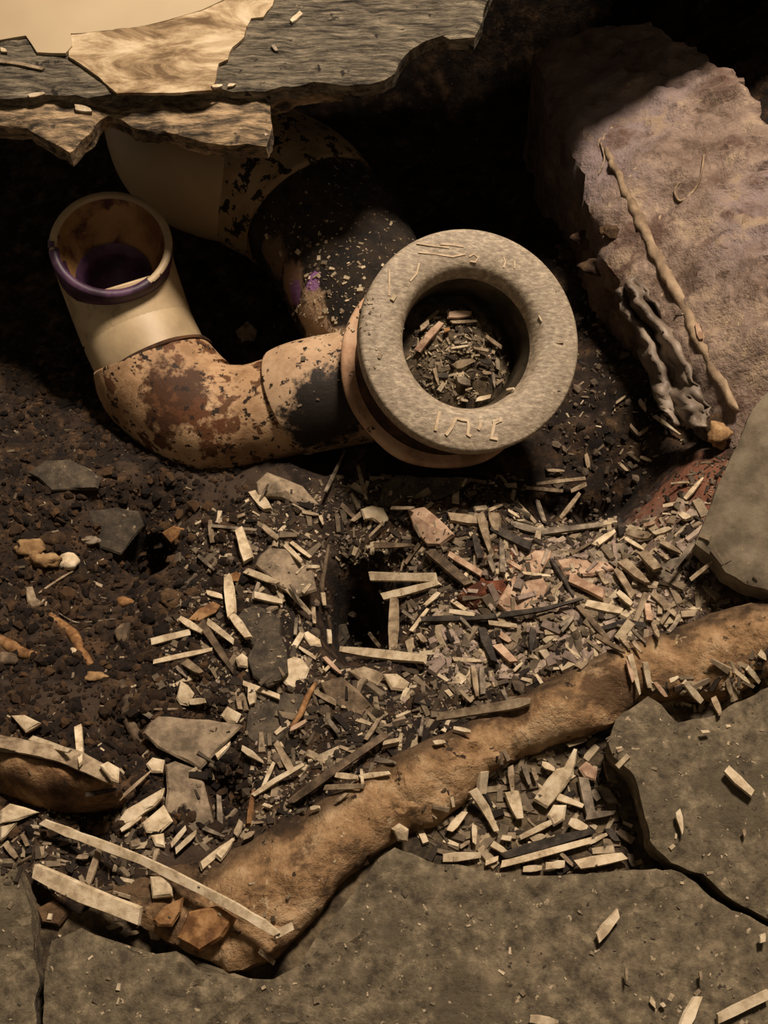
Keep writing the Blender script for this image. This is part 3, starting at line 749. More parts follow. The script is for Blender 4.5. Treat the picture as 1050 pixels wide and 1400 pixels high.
flake('clay_lump', cB(450, 510, 530, 460, 640, 450, 640, 490, 600, 550, 500, 560), .006, material('red_clay', [(70, 38, 24), (104, 58, 38), (124, 76, 52)], 90, 7, 0.6, 0.95, 0.6, 240, .002), 'reddish clay lump left of the pinkish crumbly chunk', 'clay', .0, dome=.002)

# soil clods on the left
def clod(name, px, py, wpx, hpx, mat, label, cat='clod', rough=.25, flat=.7, lift=0.0, group=None):
    p, n = hit(px, py); k = ppm(p); bm = bmesh.new()
    bmesh.ops.create_icosphere(bm, subdivisions=3, radius=1.0)
    sd = random.uniform(0, 50); rx, ry = wpx / k / 2, hpx / k / 2
    V = []
    for v in bm.verts:
        c = v.co.copy(); f = 1 + rough * float(fbm(c.x * 1.4 + sd, c.y * 1.4, c.z * 1.4, 4, .6))
        V.append(p + n * (flat * min(rx, ry) * .35 + lift) + Vector((c.x * rx * f, c.y * ry * f, c.z * min(rx, ry) * flat * f)))
    F = [tuple(v.index for v in f.verts) for f in bm.faces]; bm.free()
    o = build(name, V, F, mat, None, True, True); tag(o, label, cat, group); return o
def L_(x, y): return cL(x, y)[0]
def M_(x, y): return cM(x, y)[0]
flake(SL, cL(150, 345, 250, 280, 380, 270, 480, 320, 560, 370, 540, 430, 400, 440, 280, 450, 210, 380), .005, M_slate, 'dull dark slate piece half buried in soil left of the elbow', 'stone')
flake(SL, cL(490, 560, 640, 540, 770, 560, 800, 640, 740, 710, 670, 800, 560, 760, 500, 660), .005, M_slate, 'dark slate piece in the soil beside a black gap', 'stone')
clod('soil_clod', *L_(150, 770), 34, 26, M_tanclod, 'tan soil clod touching the cream round lump on the left', rough=.5)
clod('pale_clod', *L_(240, 830), 44, 26, M_tanclod, 'ragged tan lump beside the cream round knob on the left', rough=.6)
clod('cream_knob', *L_(370, 845), 30, 26, CH['c'], 'cream rounded knob in the dark soil at left', 'stone', .2)
clod('grey_pebble', *L_(500, 730), 24, 14, CH['g'], 'small pale grey pebble above the cream round knob', 'pebble', .3)
clod('brown_pebble', *L_(290, 720), 36, 24, M_clod, 'rounded brown pebble above the tan ragged lump', 'pebble', .2)
flake('orange_flake', cL(890, 680, 950, 640, 1030, 660, 990, 700, 940, 740), .003, CH['o'], 'small orange flake right of the black gap in the soil', 'flake', .003)
flake('tan_shard', cM(140, 90, 180, 85, 200, 150, 245, 180, 175, 210, 150, 170), .003, CH['t'], 'small tan boot-shaped shard in the dark soil at left', 'shard', .002)
clod('rust_pebble', *M_(690, 180), 26, 16, CH['o'], 'small rust-coloured pebble in the dark soil above the splinters', 'pebble', .3)
clod('brown_pebble', *M_(960, 165), 34, 30, M_clod, 'dark brown rounded pebble above the leftmost splinters', 'pebble', .25)
clod('grey_pebble', *M_(405, 450), 11, 11, CH['c'], 'tiny cream pebble beside the rust-brown root', 'pebble', .2)
clod('pale_bud', *M_(680, 360), 20, 34, CH['b'], 'brown-grey oval nub left of the level cream splinters', 'nub', .3, flat=.9)
clod('grey_pebble', *M_(30, 500), 28, 22, CH['b'], 'dull grey pebble below the orange root at the left edge', 'pebble', .25)
clod('tan_pebble', *M_(530, 590), 30, 14, M_tanclod, 'flat tan clod at the foot of the rust-brown root', 'clod', .4)
refresh()
def strand(name, pts, r, mat, label, cat, lift=.001, sub=5):
    P = [hit(*p)[0] + Vector((0, 0, lift)) for p in pts]
    n = len(P); V, F, _ = sweep(P, [r * (0.6 + .4 * math.sin(math.pi * i / (n - 1))) for i in range(n)], 8, sub, cap0=True, cap1=True)
    return tag(build(name, V, F, mat, None, True), label, cat)
strand('root', cM(-20, 370, 60, 420, 110, 455, 190, 470), .0042, CH['o'], 'thick orange-brown root at the left edge of the pit', 'root', -.0005)
strand('root', cM(270, 240, 340, 300, 400, 350, 440, 430, 500, 520), .0034, CH['o'], 'rust-brown root running through the middle of the left soil', 'root', -.0012)
strand('root', cM(660, 600, 700, 700, 700, 800, 760, 930, 800, 1010), .0036, CH['b'], 'brown root left of the triangular stone flake', 'root', -.001)
strand('rootlet', cM(215, 130, 280, 85, 350, 40, 410, 5), .0008, CH['t'], 'thin pale rootlet below the cream knob', 'root')
strand('rootlet', cM(330, 240, 420, 290, 520, 285, 640, 270), .0006, CH['g'], 'thin grey rootlet above the brown nub', 'root')
strand('rootlet', cM(850, 770, 940, 770, 1030, 765), .0008, CH['t'], 'fine dark rootlet just above the triangular stone flake', 'root')
strand('rootlet', [(820, 195), (826, 218), (818, 240)], .0006, CH['t'], 'hair-thin rootlet on the shaded side of the block', 'root')
strand('rootlet', [(962, 212), (958, 240), (948, 262), (930, 276), (922, 262), (930, 250)], .0009, M_seam, 'curled pale rootlet stuck to the concrete block', 'root', .0008)
strand('twig', cA(655, 330, 640, 420, 630, 480, 645, 570, 660, 640), .0016, CH['b'], 'thin dark twig standing along the left of the dark hollow', 'twig')
strand('twig', cA(610, 830, 580, 880, 555, 940, 520, 990), .0018, CH['o'], 'curved orange-brown twig above the black slate flake', 'twig', .003)

# crumpled film and rubble under the block
def film():
    nu, nv = 44, 20; V = []
    rows = [((842, 398), (868, 376)), ((850, 425), (892, 408)), ((866, 452), (915, 448)), ((878, 490), (938, 492)), ((888, 525), (955, 530)), ((898, 556), (970, 560)), ((925, 582), (965, 585))]
    for i in range(nu):
        t = i / (nu - 1) * (len(rows) - 1); k = min(int(t), len(rows) - 2); f = t - k
        a = [rows[k][0][q] * (1 - f) + rows[k + 1][0][q] * f for q in (0, 1)]; b = [rows[k][1][q] * (1 - f) + rows[k + 1][1][q] * f for q in (0, 1)]
        wob = 7 * float(vnoise(i * .55, 1.7, 4)); a[0] += wob; b[0] += 6 * float(vnoise(i * .6, 6.7, 4))
        for j in range(nv):
            s = j / (nv - 1); px, py = a[0] * (1 - s) + b[0] * s, a[1] * (1 - s) + b[1] * s
            z = -.080 + .026 * s + .022 * i / nu + .0060 * math.sin(s * 10.5 + 1.9 * math.sin(i * .21)) + .0055 * float(fbm(i * .22, j * .35, 2, 3))
            V.append(at(px, py, z))
    F = [(i * nv + j, i * nv + j + 1, (i + 1) * nv + j + 1, (i + 1) * nv + j) for i in range(nu - 1) for j in range(nv - 1)]
    o = build('plastic_film', V, F, M_sheet, None, True)
    md = o.modifiers.new('thick', 'SOLIDIFY'); md.thickness = .0012
    tag(o, 'crumpled grey film in folds under the concrete block edge', 'film')
film()
clod('stone_lump', 972, 582, 48, 50, M_clod, 'brown angular lump wedged below the concrete block', 'stone', .35, lift=.004)
clod('tan_clod', 996, 600, 30, 34, M_tanclod, 'small tan clod beside the brown lump under the block', 'clod', .4, lift=.006)
clod('grey_lump', 925, 512, 34, 28, CH['g'], 'pale grey lump caught in the folds of film', 'stone', .35, lift=.010)
for px, py, w, h, wh in ((800, 330, 40, 26, 'middle'), (838, 318, 30, 20, 'topmost'), (815, 365, 44, 26, 'lowest and largest'), (780, 350, 30, 22, 'leftmost')):
    clod('earth_lump', px, py, w, h, M_clod, wh + ' dark earth lump in the shaded hollow right of the ring', 'clod', .4, group='earth lumps right of the ring')
flake('tan_bark', [(322, 452), (338, 438), (352, 450), (348, 466), (330, 470)], .004, CH['t'], 'small tan flake in the gap between elbow and pipe', 'flake', .002)
# brown broken flakes under the hooked strip
flake('clay_flake', cG(520, 770, 560, 720, 630, 690, 620, 740, 590, 790, 540, 790), .006, CH['o'], 'tan-orange flake right of the thick cream stick', 'flake', .002)
flake('clay_flake', cG(600, 830, 640, 740, 740, 720, 800, 760, 760, 830, 680, 880), .006, CH['o'], 'large tan-orange flake under the hooked strip end', 'flake', .002)
flake('clay_flake', cG(120, 730, 180, 700, 240, 740, 200, 790, 140, 780), .006, M_clod, 'dull brown flake under the rounded end of the thick stick', 'flake', .0)
refresh()

# ================================================================== SPLINTERS
CHIPS = []
def chip_mesh(P, N, w, th, point=0.0):
    n = len(P); V, F = [], []
    sk = random.uniform(-.5, .5) * w
    for i, p in enumerate(P):
        T = (P[min(i + 1, n - 1)] - P[max(i - 1, 0)]).normalized()
        S = T.cross(N).normalized(); U = S.cross(T).normalized()
        t = i / (n - 1); e = 1.0 - point * t ** 2
        if i in (0, n - 1): e *= random.uniform(.72, .98)
        hw = w / 2 * e * random.uniform(.84, 1.12)
        off = T * (sk * .5 if i in (0, n - 1) else 0)
        for sx, hz, df in ((-1, -.3, off), (-.82, .5, off), (.82, .5, -off), (1, -.3, -off), (.8, -.5, -off), (-.8, -.5, off)):
            V.append(p + S * hw * sx + U * th * hz * random.uniform(.85, 1.15) + df)
    for i in range(n - 1):
        for k in range(6):
            k2 = (k + 1) % 6
            F.append((i * 6 + k, i * 6 + k2, (i + 1) * 6 + k2, (i + 1) * 6 + k))
    F.append(tuple(range(6))[::-1]); F.append(tuple((n - 1) * 6 + k for k in range(6)))
    return V, [tuple(reversed(f)) for f in F]
def splinter(pts, wpx, tone, lift=0.0012, label=None, name='wood_splinter', point=None, zone=None, raw_z=None, slope=.45):
    ends = [hit(*p) for p in pts]
    P = [e[0].copy() for e in ends]
    if raw_z is not None: P = [at(p[0], p[1], raw_z) for p in pts]
    n = sum((e[1] for e in ends), Vector()).normalized()
    n = (n * .35 + Vector((random.uniform(-.2, .2), -.25 + random.uniform(-.2, .2), 1)) * .65).normalized()
    k = ppm(P[0]); w = max(wpx / k, .0012)
    # keep it stiff: no plunge into hollows
    zmax = max(p.z for p in P)
    for i, p in enumerate(P):
        L = max((P[j] - p).length for j in range(len(P)))
        zlim = zmax - slope * L
        if p.z < zlim:
            P[i] = at(pts[i][0], pts[i][1], zlim)
    th = min(max(w * .42, .0012), .0034)
    Q = []
    for i in range(len(P) - 1):
        seg = 3 if len(P) == 2 else 2
        for j in range(seg): Q.append(P[i].lerp(P[i + 1], j / seg))
    Q.append(P[-1]); bow = random.uniform(-.02, .03) * (P[-1] - P[0]).length
    # lift clear of the surface below
    need = 0.0
    for q in Q:
        h = BVH.ray_cast(q + Vector((0, 0, .03)), Vector((0, 0, -1)), .03)
        if h[0] is not None: need = max(need, min(h[0].z - q.z, .008))
    m = len(Q)
    Q = [q + Vector((0, 0, th * .45 + lift + need * .7)) + n * bow * math.sin(math.pi * i / (m - 1)) for i, q in enumerate(Q)]
    if point is None: point = random.choice((0, 0, .2, .35, .6))
    V, F = chip_mesh(Q, n, w, th, point)
    o = build(name, V, F, CH[tone], None, False)
    o['category'] = 'wood chip'
    CHIPS.append([o, pts, wpx, tone, label, zone])
    return o
def S(cr, rows, zone=None, **kw):
    for r in rows:
        *co, w, tone = r[:len(r)] if isinstance(r[-1], str) and len(r[-1]) == 1 else r[:-1]
        lab = r[-1] if isinstance(r[-1], str) and len(r[-1]) > 1 else None
        s = cr(1, 0)[0][0] - cr(0, 0)[0][0]
        splinter(cr(*co), w * s, tone, label=lab, zone=zone, lift=random.uniform(.0008, .0042), **kw)

S(cA, [(335, 285, 370, 395, 40, 'c'), (295, 455, 310, 590, 42, 'c', 'broad upright cream splinter left of the tall dark slate flake'), (312, 590, 370, 670, 34, 'c'), (360, 430, 475, 475, 28, 'c'), (220, 505, 275, 520, 22, 'c'),
       (125, 600, 205, 650, 30, 'c'), (20, 680, 160, 645, 28, 'c'), (225, 615, 315, 685, 26, 'c'), (200, 615, 315, 790, 34, 'b', 'rough brown-grey stick lying across cream splinters on the left'),
       (30, 755, 240, 710, 22, 'c', 'long level cream splinter at the left end of the heap'), (160, 900, 215, 895, 25, 'c'), (145, 760, 205, 800, 38, 't'), (390, 150, 440, 215, 40, 'c'),
       (232, 250, 240, 330, 18, 't'), (290, 245, 355, 222, 16, 't'), (240, 270, 400, 285, 13, 'g'), (420, 270, 475, 315, 25, 't'), (500, 340, 560, 400, 24, 'c'), (520, 325, 590, 380, 20, 'c'), (580, 412, 620, 412, 14, 'c'),
       (390, 520, 490, 545, 34, 'c'), (505, 490, 590, 580, 20, 'c'), (190, 375, 245, 425, 14, 'g'), (405, 470, 385, 530, 15, 'g'), (530, 700, 560, 650, 24, 'c'), (550, 700, 610, 740, 14, 'c'), (350, 830, 480, 880, 22, 'c'), (378, 840, 382, 905, 30, 'c'),
       (605, 860, 680, 900, 22, 't'), (700, 720, 1000, 755, 35, 'c', 'long cream splinter lying level just below the dark hollow'), (805, 450, 1040, 455, 36, 'c', 'broad level cream splinter, upper of the two right of the hollow'),
       (890, 500, 885, 710, 40, 't', 'upright tan splinter along the right side of the dark hollow'), (850, 520, 1050, 470, 36, 'c', 'broad slanting cream splinter, lower of the two right of the hollow'),
       (950, 645, 1010, 565, 18, 'c'), (1000, 555, 1050, 510, 22, 'c'), (920, 575, 965, 610, 14, 'g'), (645, 165, 715, 15, 16, 'g'), (760, 60, 790, 180, 16, 't'), (635, 510, 640, 555, 18, 'c'), (655, 640, 660, 690, 22, 'c'),
       (790, 1030, 830, 960, 18, 'c'), (332, 880, 340, 925, 20, 't'), (650, 960, 690, 1010, 20, 'g'), (520, 1000, 575, 970, 18, 'p'), (850, 1048, 910, 1036, 18, 'c'), (560, 215, 620, 225, 14, 't'), (625, 230, 635, 262, 14, 'c'), (540, 600, 535, 660, 14, 'g'),
       (520, 480, 560, 560, 12, 'g'), (600, 560, 605, 620, 18, 't'), (640, 740, 700, 800, 18, 'p'), (640, 790, 680, 750, 14, 'c'), (700, 190, 760, 250, 20, 'b'), (740, 250, 800, 200, 20, 't'), (110, 770, 150, 810, 16, 'g'), (800, 310, 850, 260, 14, 't'), (880, 205, 960, 205, 14, 't'),
       (410, 180, 440, 120, 10, 'g'), (930, 400, 980, 330, 18, 'b'), (820, 345, 960, 345, 26, 'b'), (800, 650, 840, 700, 14, 't')])
for pts, lab in ((cA(495, 740, 530, 725, 560, 735, 585, 770, 570, 810, 520, 845, 492, 815), 'fan-shaped cream wood chunk below the tall dark slate flake'),
                 (cA(560, 645, 580, 635, 625, 665, 630, 690, 590, 690), 'cream angular chunk above the fan-shaped chunk'),
                 (cA(320, 735, 345, 715, 375, 740, 365, 768, 330, 765), 'small cream block at the lower end of the rough stick'),
                 (cA(105, 880, 120, 815, 150, 830, 170, 860, 150, 905, 120, 900), 'cream angular block below the long level splinter on the left'),
                 (cA(262, 940, 290, 908, 340, 935, 325, 965, 290, 965), 'cream chunk touching the top edge of the triangular stone flake'),
                 (cA(770, 200, 810, 185, 850, 195, 875, 240, 850, 260, 810, 235, 780, 235), 'pale knobbly chunk in the litter below the ring'),
                 (cA(850, 790, 900, 790, 945, 820, 930, 850, 880, 845), 'cream and orange chunk below the long level splinter'),
                 (cA(720, 780, 780, 760, 860, 790, 830, 830, 760, 810), 'dull tan gritty lump under the long level splinter'),
                 (cG(35, 70, 80, 65, 140, 95, 85, 130), 'cream wedge above the rust-brown lump at left'),
                 (cG(0, 395, 30, 370, 135, 400, 60, 430, 0, 440), 'cream flat wedge at the left edge below the rusty lump'),
                 (cG(0, 450, 60, 435, 20, 480, 0, 495), 'small cream wedge at the left edge, lowest of the two'),
                 (cG(498, 235, 520, 212, 560, 222, 555, 265, 515, 265), 'cream cube-like chip left of the triangular stone flake'),
                 (cG(385, 455, 430, 390, 500, 350, 562, 315, 555, 350, 460, 430), 'broad cream leaf-shaped chip left of the trapezoid flake'),
                 (cG(480, 440, 560, 375, 592, 430, 545, 475, 500, 470), 'cream angular chip below the leaf-shaped chip'),
                 (cG(515, 480, 560, 470, 565, 520, 530, 515), 'small cream chip under the trapezoid stone flake'),
                 (cG(343, 240, 370, 225, 410, 250, 405, 300, 380, 290), 'cream block at the right tip of the rusty lump'),
                 (cG(510, 620, 585, 618, 588, 685, 520, 695), 'square cream block under the middle of the hooked strip'),
                 (cG(505, 805, 530, 790, 550, 825, 540, 840, 515, 835), 'cream knob below the thick cream stick'),
                 (cE(530, 335, 610, 235, 640, 230, 665, 170, 676, 176, 662, 260, 580, 362), 'large cream wedge-shaped chip in the pocket between the tiles'),
                 (cE(85, 430, 110, 412, 138, 430, 135, 470, 105, 470), 'cream knob at the near tip of the tan ridge'),
                 (cE(680, 235, 705, 210, 740, 240, 735, 275, 700, 265), 'pinkish block at the top of the tile pocket'),
                 (cE(580, 385, 600, 350, 640, 350, 635, 400, 600, 420), 'cream block beside the wedge-shaped chip in the tile pocket')):
    o = flake('wood_chunk', pts, .0035, CH['p'] if 'pinkish' in lab else CH['t'] if 'dull' in lab or 'gritty' in lab else CH['c'], lab, 'wood chip', .002, jag=.03)
    if o: pass
flake('leaf_scrap', cA(150, 595, 185, 560, 240, 530, 268, 545, 250, 570, 190, 600), .0015, CH['o'], 'curled orange-brown leaf scrap above the leftmost splinters', 'leaf', .003, jag=.03)
flake('leaf_scrap', cA(285, 440, 320, 425, 360, 440, 340, 460, 300, 458), .0015, CH['o'], 'orange-brown scrap beside the top of the broad upright splinter', 'leaf', .001, jag=.03)
S(cB, [(430, 235, 535, 250, 42, 't'), (540, 230, 575, 360, 38, 't'), (590, 225, 600, 290, 46, 't'), (580, 280, 720, 350, 40, 'd'), (650, 258, 760, 285, 985, 260, 30, 'g', 'long bowed grey sliver right of the ring edge'),
       (615, 330, 620, 440, 24, 'g'), (570, 380, 590, 440, 18, 'g'), (520, 310, 540, 390, 24, 'd'), (360, 360, 500, 480, 38, 'b'), (430, 370, 545, 440, 24, 'p'), (400, 400, 440, 430, 16, 't'), (670, 180, 740, 255, 18, 't'), (745, 180, 770, 255, 18, 'g'),
       (640, 215, 680, 240, 16, 'c'), (570, 210, 620, 190, 16, 't'), (705, 130, 835, 142, 16, 't'), (740, 120, 915, 100, 16, 't', 'slim level splinter, topmost of those right of the ring'), (865, 145, 920, 120, 20, 't'), (825, 245, 895, 155, 18, 't'), (780, 70, 840, 72, 14, 't'),
       (795, 385, 875, 520, 22, 'd'), (860, 460, 980, 520, 44, 'p', 'broad pinkish splinter right of the dark slanting strip'), (920, 545, 1050, 575, 34, 'c'), (545, 640, 590, 760, 38, 'd'),
       (570, 620, 670, 632, 20, 'c'), (430, 580, 520, 592, 20, 'c'), (440, 535, 490, 570, 18, 'c'), (600, 700, 660, 760, 36, 'p'), (445, 745, 545, 750, 22, 'c'), (515, 770, 530, 880, 25, 't'), (545, 770, 550, 870, 22, 'g'),
       (330, 612, 560, 602, 760, 575, 900, 540, 26, 'd', 'long dark bent strip across the middle of the litter'), (390, 955, 640, 915, 720, 898, 40, 't', 'long tan splinter just above the tan ridge'),
       (960, 335, 1020, 290, 22, 'c'), (885, 550, 1000, 680, 26, 'b'), (470, 600, 510, 640, 14, 'g'), (640, 390, 690, 420, 18, 'p'), (690, 440, 790, 450, 16, 'c'), (610, 650, 650, 680, 26, 'p'), (730, 640, 720, 720, 30, 'd'),
       (320, 660, 345, 690, 24, 't'), (470, 860, 510, 900, 16, 't'), (760, 710, 800, 690, 18, 't'), (880, 770, 920, 745, 18, 't'), (660, 790, 690, 760, 14, 'c'), (830, 650, 870, 600, 16, 'g'), (500, 800, 470, 830, 14, 'c'), (620, 860, 640, 900, 18, 'g')])
S(cC, [(420, 390, 490, 345, 26, 'c'), (540, 345, 625, 362, 34, 't'), (535, 365, 600, 405, 18, 'c'), (640, 345, 700, 325, 24, 'c'), (745, 230, 810, 155, 22, 'c', 'cream splinter on the reddish bank above the grey tile chunk tip'), (730, 280, 760, 300, 28, 'c'), (700, 490, 775, 390, 20, 'g'), (760, 525, 840, 460, 20, 't'),
       (660, 380, 730, 420, 22, 't'), (590, 430, 645, 490, 42, 't'), (520, 460, 610, 540, 44, 't'), (500, 480, 560, 580, 30, 't'), (505, 565, 555, 610, 26, 'c'), (570, 660, 610, 560, 26, 't'), (630, 560, 715, 640, 24, 't'), (440, 690, 540, 660, 610, 675, 22, 'd'),
       (430, 715, 530, 775, 25, 'b'), (520, 720, 550, 760, 18, 't'), (560, 740, 590, 780, 18, 't'), (612, 600, 620, 660, 28, 'p'), (630, 680, 650, 730, 24, 't'), (660, 670, 690, 630, 16, 't'), (445, 490, 470, 530, 26, 't'), (560, 690, 610, 740, 16, 'g'), (640, 400, 690, 440, 18, 't'), (670, 250, 720, 240, 16, 'c'),
       (600, 320, 640, 310, 18, 'p'), (510, 300, 520, 360, 18, 'd'), (340, 420, 420, 375, 18, 'b'), (690, 700, 730, 650, 18, 'g'), (700, 170, 760, 165, 10, 'c'), (460, 650, 500, 635, 22, 'g'), (370, 830, 400, 805, 20, 't'), (300, 680, 340, 650, 16, 'g'), (270, 560, 310, 520, 20, 't'),
       (545, 790, 580, 930, 26, 'c'), (605, 810, 620, 900, 28, 'c'), (540, 800, 560, 880, 20, 'p'), (640, 880, 680, 930, 18, 'p'), (740, 885, 800, 955, 28, 'c'), (848, 940, 870, 995, 26, 't'), (900, 870, 915, 920, 22, 't'), (920, 840, 975, 885, 22, 'c'), (970, 830, 1010, 880, 24, 'c'), (1010, 775, 1035, 800, 26, 'c'), (690, 880, 720, 865, 18, 'c')])
S(crop(700, 300, .3715), [(465, 675, 490, 715, 18, 'c'), (520, 735, 615, 805, 16, 'c', 'thin cream splinter on bare soil under the folds of film'), (380, 685, 415, 660, 12, 't'), (430, 770, 460, 805, 16, 't'), (465, 800, 500, 775, 16, 't'), (470, 885, 510, 900, 14, 't'), (430, 870, 470, 900, 12, 'b'), (390, 910, 420, 940, 14, 't'), (270, 870, 280, 920, 20, 't'), (675, 400, 690, 455, 22, 'p')])
S(cD, [(585, 322, 650, 305, 24, 'c'), (525, 300, 575, 225, 20, 't'), (260, 520, 400, 420, 600, 280, 32, 'b', 'long brown-grey stick slanting up beside the tan ridge'), (420, 425, 500, 435, 24, 'c'), (505, 430, 610, 415, 22, 'c'), (510, 408, 515, 465, 14, 'c'), (380, 470, 520, 465, 22, 't'),
       (125, 500, 205, 445, 305, 390, 24, 'c', 'forked cream splinter above the left end of the tan ridge'), (150, 480, 200, 370, 16, 'c'), (85, 330, 160, 380, 24, 'c'), (205, 310, 260, 410, 26, 't'), (195, 335, 225, 400, 20, 't'), (108, 600, 125, 480, 24, 'o'), (0, 720, 50, 660, 36, 'c'), (60, 640, 80, 590, 26, 't'), (90, 650, 130, 630, 26, 't'),
       (330, 545, 360, 540, 18, 'c'), (280, 560, 310, 550, 18, 'g'), (840, 260, 900, 272, 20, 'c'), (770, 310, 810, 305, 20, 'c'), (720, 290, 730, 220, 14, 'g'), (560, 370, 630, 380, 24, 'g'), (420, 520, 460, 490, 16, 't'), (190, 540, 160, 530, 16, 'c')])
S(cG, [(270, 115, 280, 240, 32, 'c', 'upright cream splinter rising from the rusty lump'), (120, 160, 250, 205, 22, 'c'), (415, 370, 525, 270, 16, 't'), (590, 520, 640, 460, 20, 'c'), (605, 540, 675, 475, 22, 'c'), (690, 590, 800, 500, 34, 'c', 'cream splinter lying at the left end of the tan ridge'), (750, 350, 755, 455, 22, 'g'),
       (740, 215, 790, 165, 30, 'c'), (835, 190, 900, 235, 26, 'c'), (420, 470, 490, 425, 20, 'c'), (700, 460, 770, 490, 20, 'g'), (480, 50, 520, 80, 20, 'g'), (20, 510, 60, 560, 20, 't'), (80, 480, 100, 520, 14, 't'), (370, 800, 420, 785, 18, 't'), (60, 590, 110, 560, 16, 'b'), (440, 820, 480, 812, 16, 't'), (890, 880, 940, 920, 18, 't'), (300, 350, 410, 330, 16, 'd'), (270, 560, 310, 560, 22, 't')])
# frame-like broken strips in the near left corner
splinter(cG(135, 612, 300, 690, 490, 765), 62 * .4, 'c', .006, 'thick cream stick with one rounded end in the near left corner', 'wood_stick', 0)
splinter(cG(348, 540, 310, 655), 28 * .4, 't', .004, 'short tan cross stick between the hooked strip and thick stick', 'wood_stick', 0)
strip = splinter(cG(165, 450, 250, 485, 330, 515, 500, 580, 700, 680, 820, 745, 905, 795, 955, 828), 32 * .4, 'c', .009, 'long thin cream strip with a hooked end in the near left corner', 'hooked_strip', 0, slope=.3)
hook = splinter(cG(945, 832, 1005, 800), 30 * .4, 'c', .009, None, 'hook', 0)
CHIPS.pop(); del hook['category']
hook.parent = strip; hook.location = hook.location - strip.location
S(cE, [(458, 235, 466, 320, 22, 't'), (462, 315, 490, 400, 48, 'c'), (340, 310, 380, 370, 415, 440, 32, 'c', 'curved cream splinter at the left of the tile pocket'), (265, 440, 315, 380, 28, 'c'), (400, 480, 450, 510, 28, 'c'), (245, 525, 365, 515, 32, 'c'), (345, 420, 345, 480, 18, 'c'),
       (440, 518, 720, 438, 34, 'd', 'long dark strip lying across the tile pocket'), (430, 545, 715, 468, 26, 'c', 'long cream strip below the dark strip in the tile pocket'), (490, 460, 600, 405, 20, 'c'), (645, 410, 700, 435, 34, 'c'), (610, 330, 690, 360, 24, 'c'), (670, 548, 820, 520, 34, 'c', 'cream strip along the near edge of the tile pocket'), (570, 552, 630, 545, 24, 'c'), (620, 510, 660, 550, 18, 't'),
       (500, 560, 560, 555, 22, 'c'), (700, 392, 790, 380, 28, 'g'), (690, 270, 715, 390, 36, 'g'), (560, 225, 600, 245, 24, 'c'), (525, 462, 570, 450, 24, 'c'), (750, 300, 790, 350, 34, 'g'), (760, 230, 780, 290, 30, 'b'), (770, 430, 800, 470, 30, 'd'), (800, 440, 850, 470, 26, 'b'), (720, 310, 740, 340, 26, 'g'), (380, 540, 420, 525, 20, 'c'), (600, 300, 570, 320, 18, 'c'), (500, 230, 520, 290, 22, 'g'), (530, 240, 540, 280, 18, 't'), (840, 510, 850, 550, 24, 'g'), (640, 170, 700, 150, 16, 't'), (430, 460, 460, 465, 18, 'c'), (300, 490, 330, 470, 14, 't'), (700, 480, 780, 440, 16, 'c')], zone='pocket')
S(cE, [(735, 780, 800, 700, 34, 'c', 'cream chip on the front tile near the hewn marks'), (990, 375, 1005, 445, 24, 'c', 'small cream chip on the right tile'), (520, 1035, 610, 1045, 30, 'c', 'cream chip cut off by the bottom edge on the front tile'), (825, 875, 825, 915, 12, 't', 'tiny tan chip on the front tile below the larger cream chip'), (905, 970, 922, 995, 20, 'c', 'tiny cream crumb on the front tile, larger of a pair'), (938, 985, 950, 995, 14, 'c', 'tiny cream crumb on the front tile, smaller of a pair'), (1010, 1055, 1052, 965, 40, 'c', 'cream chip standing at the bottom edge of the front tile')], zone='tile')
S(cF, [(610, 520, 650, 560, 700, 605, 36, 'c', 'cream wedge chip on the right tile near the frame edge'), (580, 1385, 755, 1300, 40, 'c', 'long cream chip in the bottom right corner on the tile'), (735, 1090, 735, 1120, 25, 'c', 'small pale chip on the front tile at the right edge'), (672, 728, 676, 750, 14, 't', 'tiny tan chip right of the small cream chip on right tile'), (525, 390, 552, 388, 12, 'c', 'tiny cream speck near the far edge of the right tile'), (520, 1220, 524, 1250, 14, 't', 'tiny tan chip on the front tile above the bottom chips')], zone='tile')
# flakes of wood on the plywood
for pts, w, t, lab in (([(398, 32), (412, 20)], 8, 'c', 'small white chip on the grey part of the plywood'), ([(290, 121), (304, 119)], 7, 'c', 'white chip at the tip of the torn cream backing'), ([(312, 119), (322, 118)], 6, 'c', 'tiny white chip right of the torn cream backing'), ([(40, 133), (62, 129)], 7, 'c', 'white chip on the plywood edge at left'),
                       ([(104, 150), (126, 154)], 11, 'c', 'pale chip on the lower ply near the notch'), ([(0, 86), (30, 90), (60, 97)], 5, 't', 'thin pale splinter on the plywood at the far left'), ([(373, 64), (379, 72)], 6, 'g', 'small grey chip on the plywood right of the cream area'), ([(2, 70), (10, 72)], 7, 'c', 'white crumb on the plywood at the left frame edge')):
    splinter(pts, w, t, .0005, lab, zone='board')
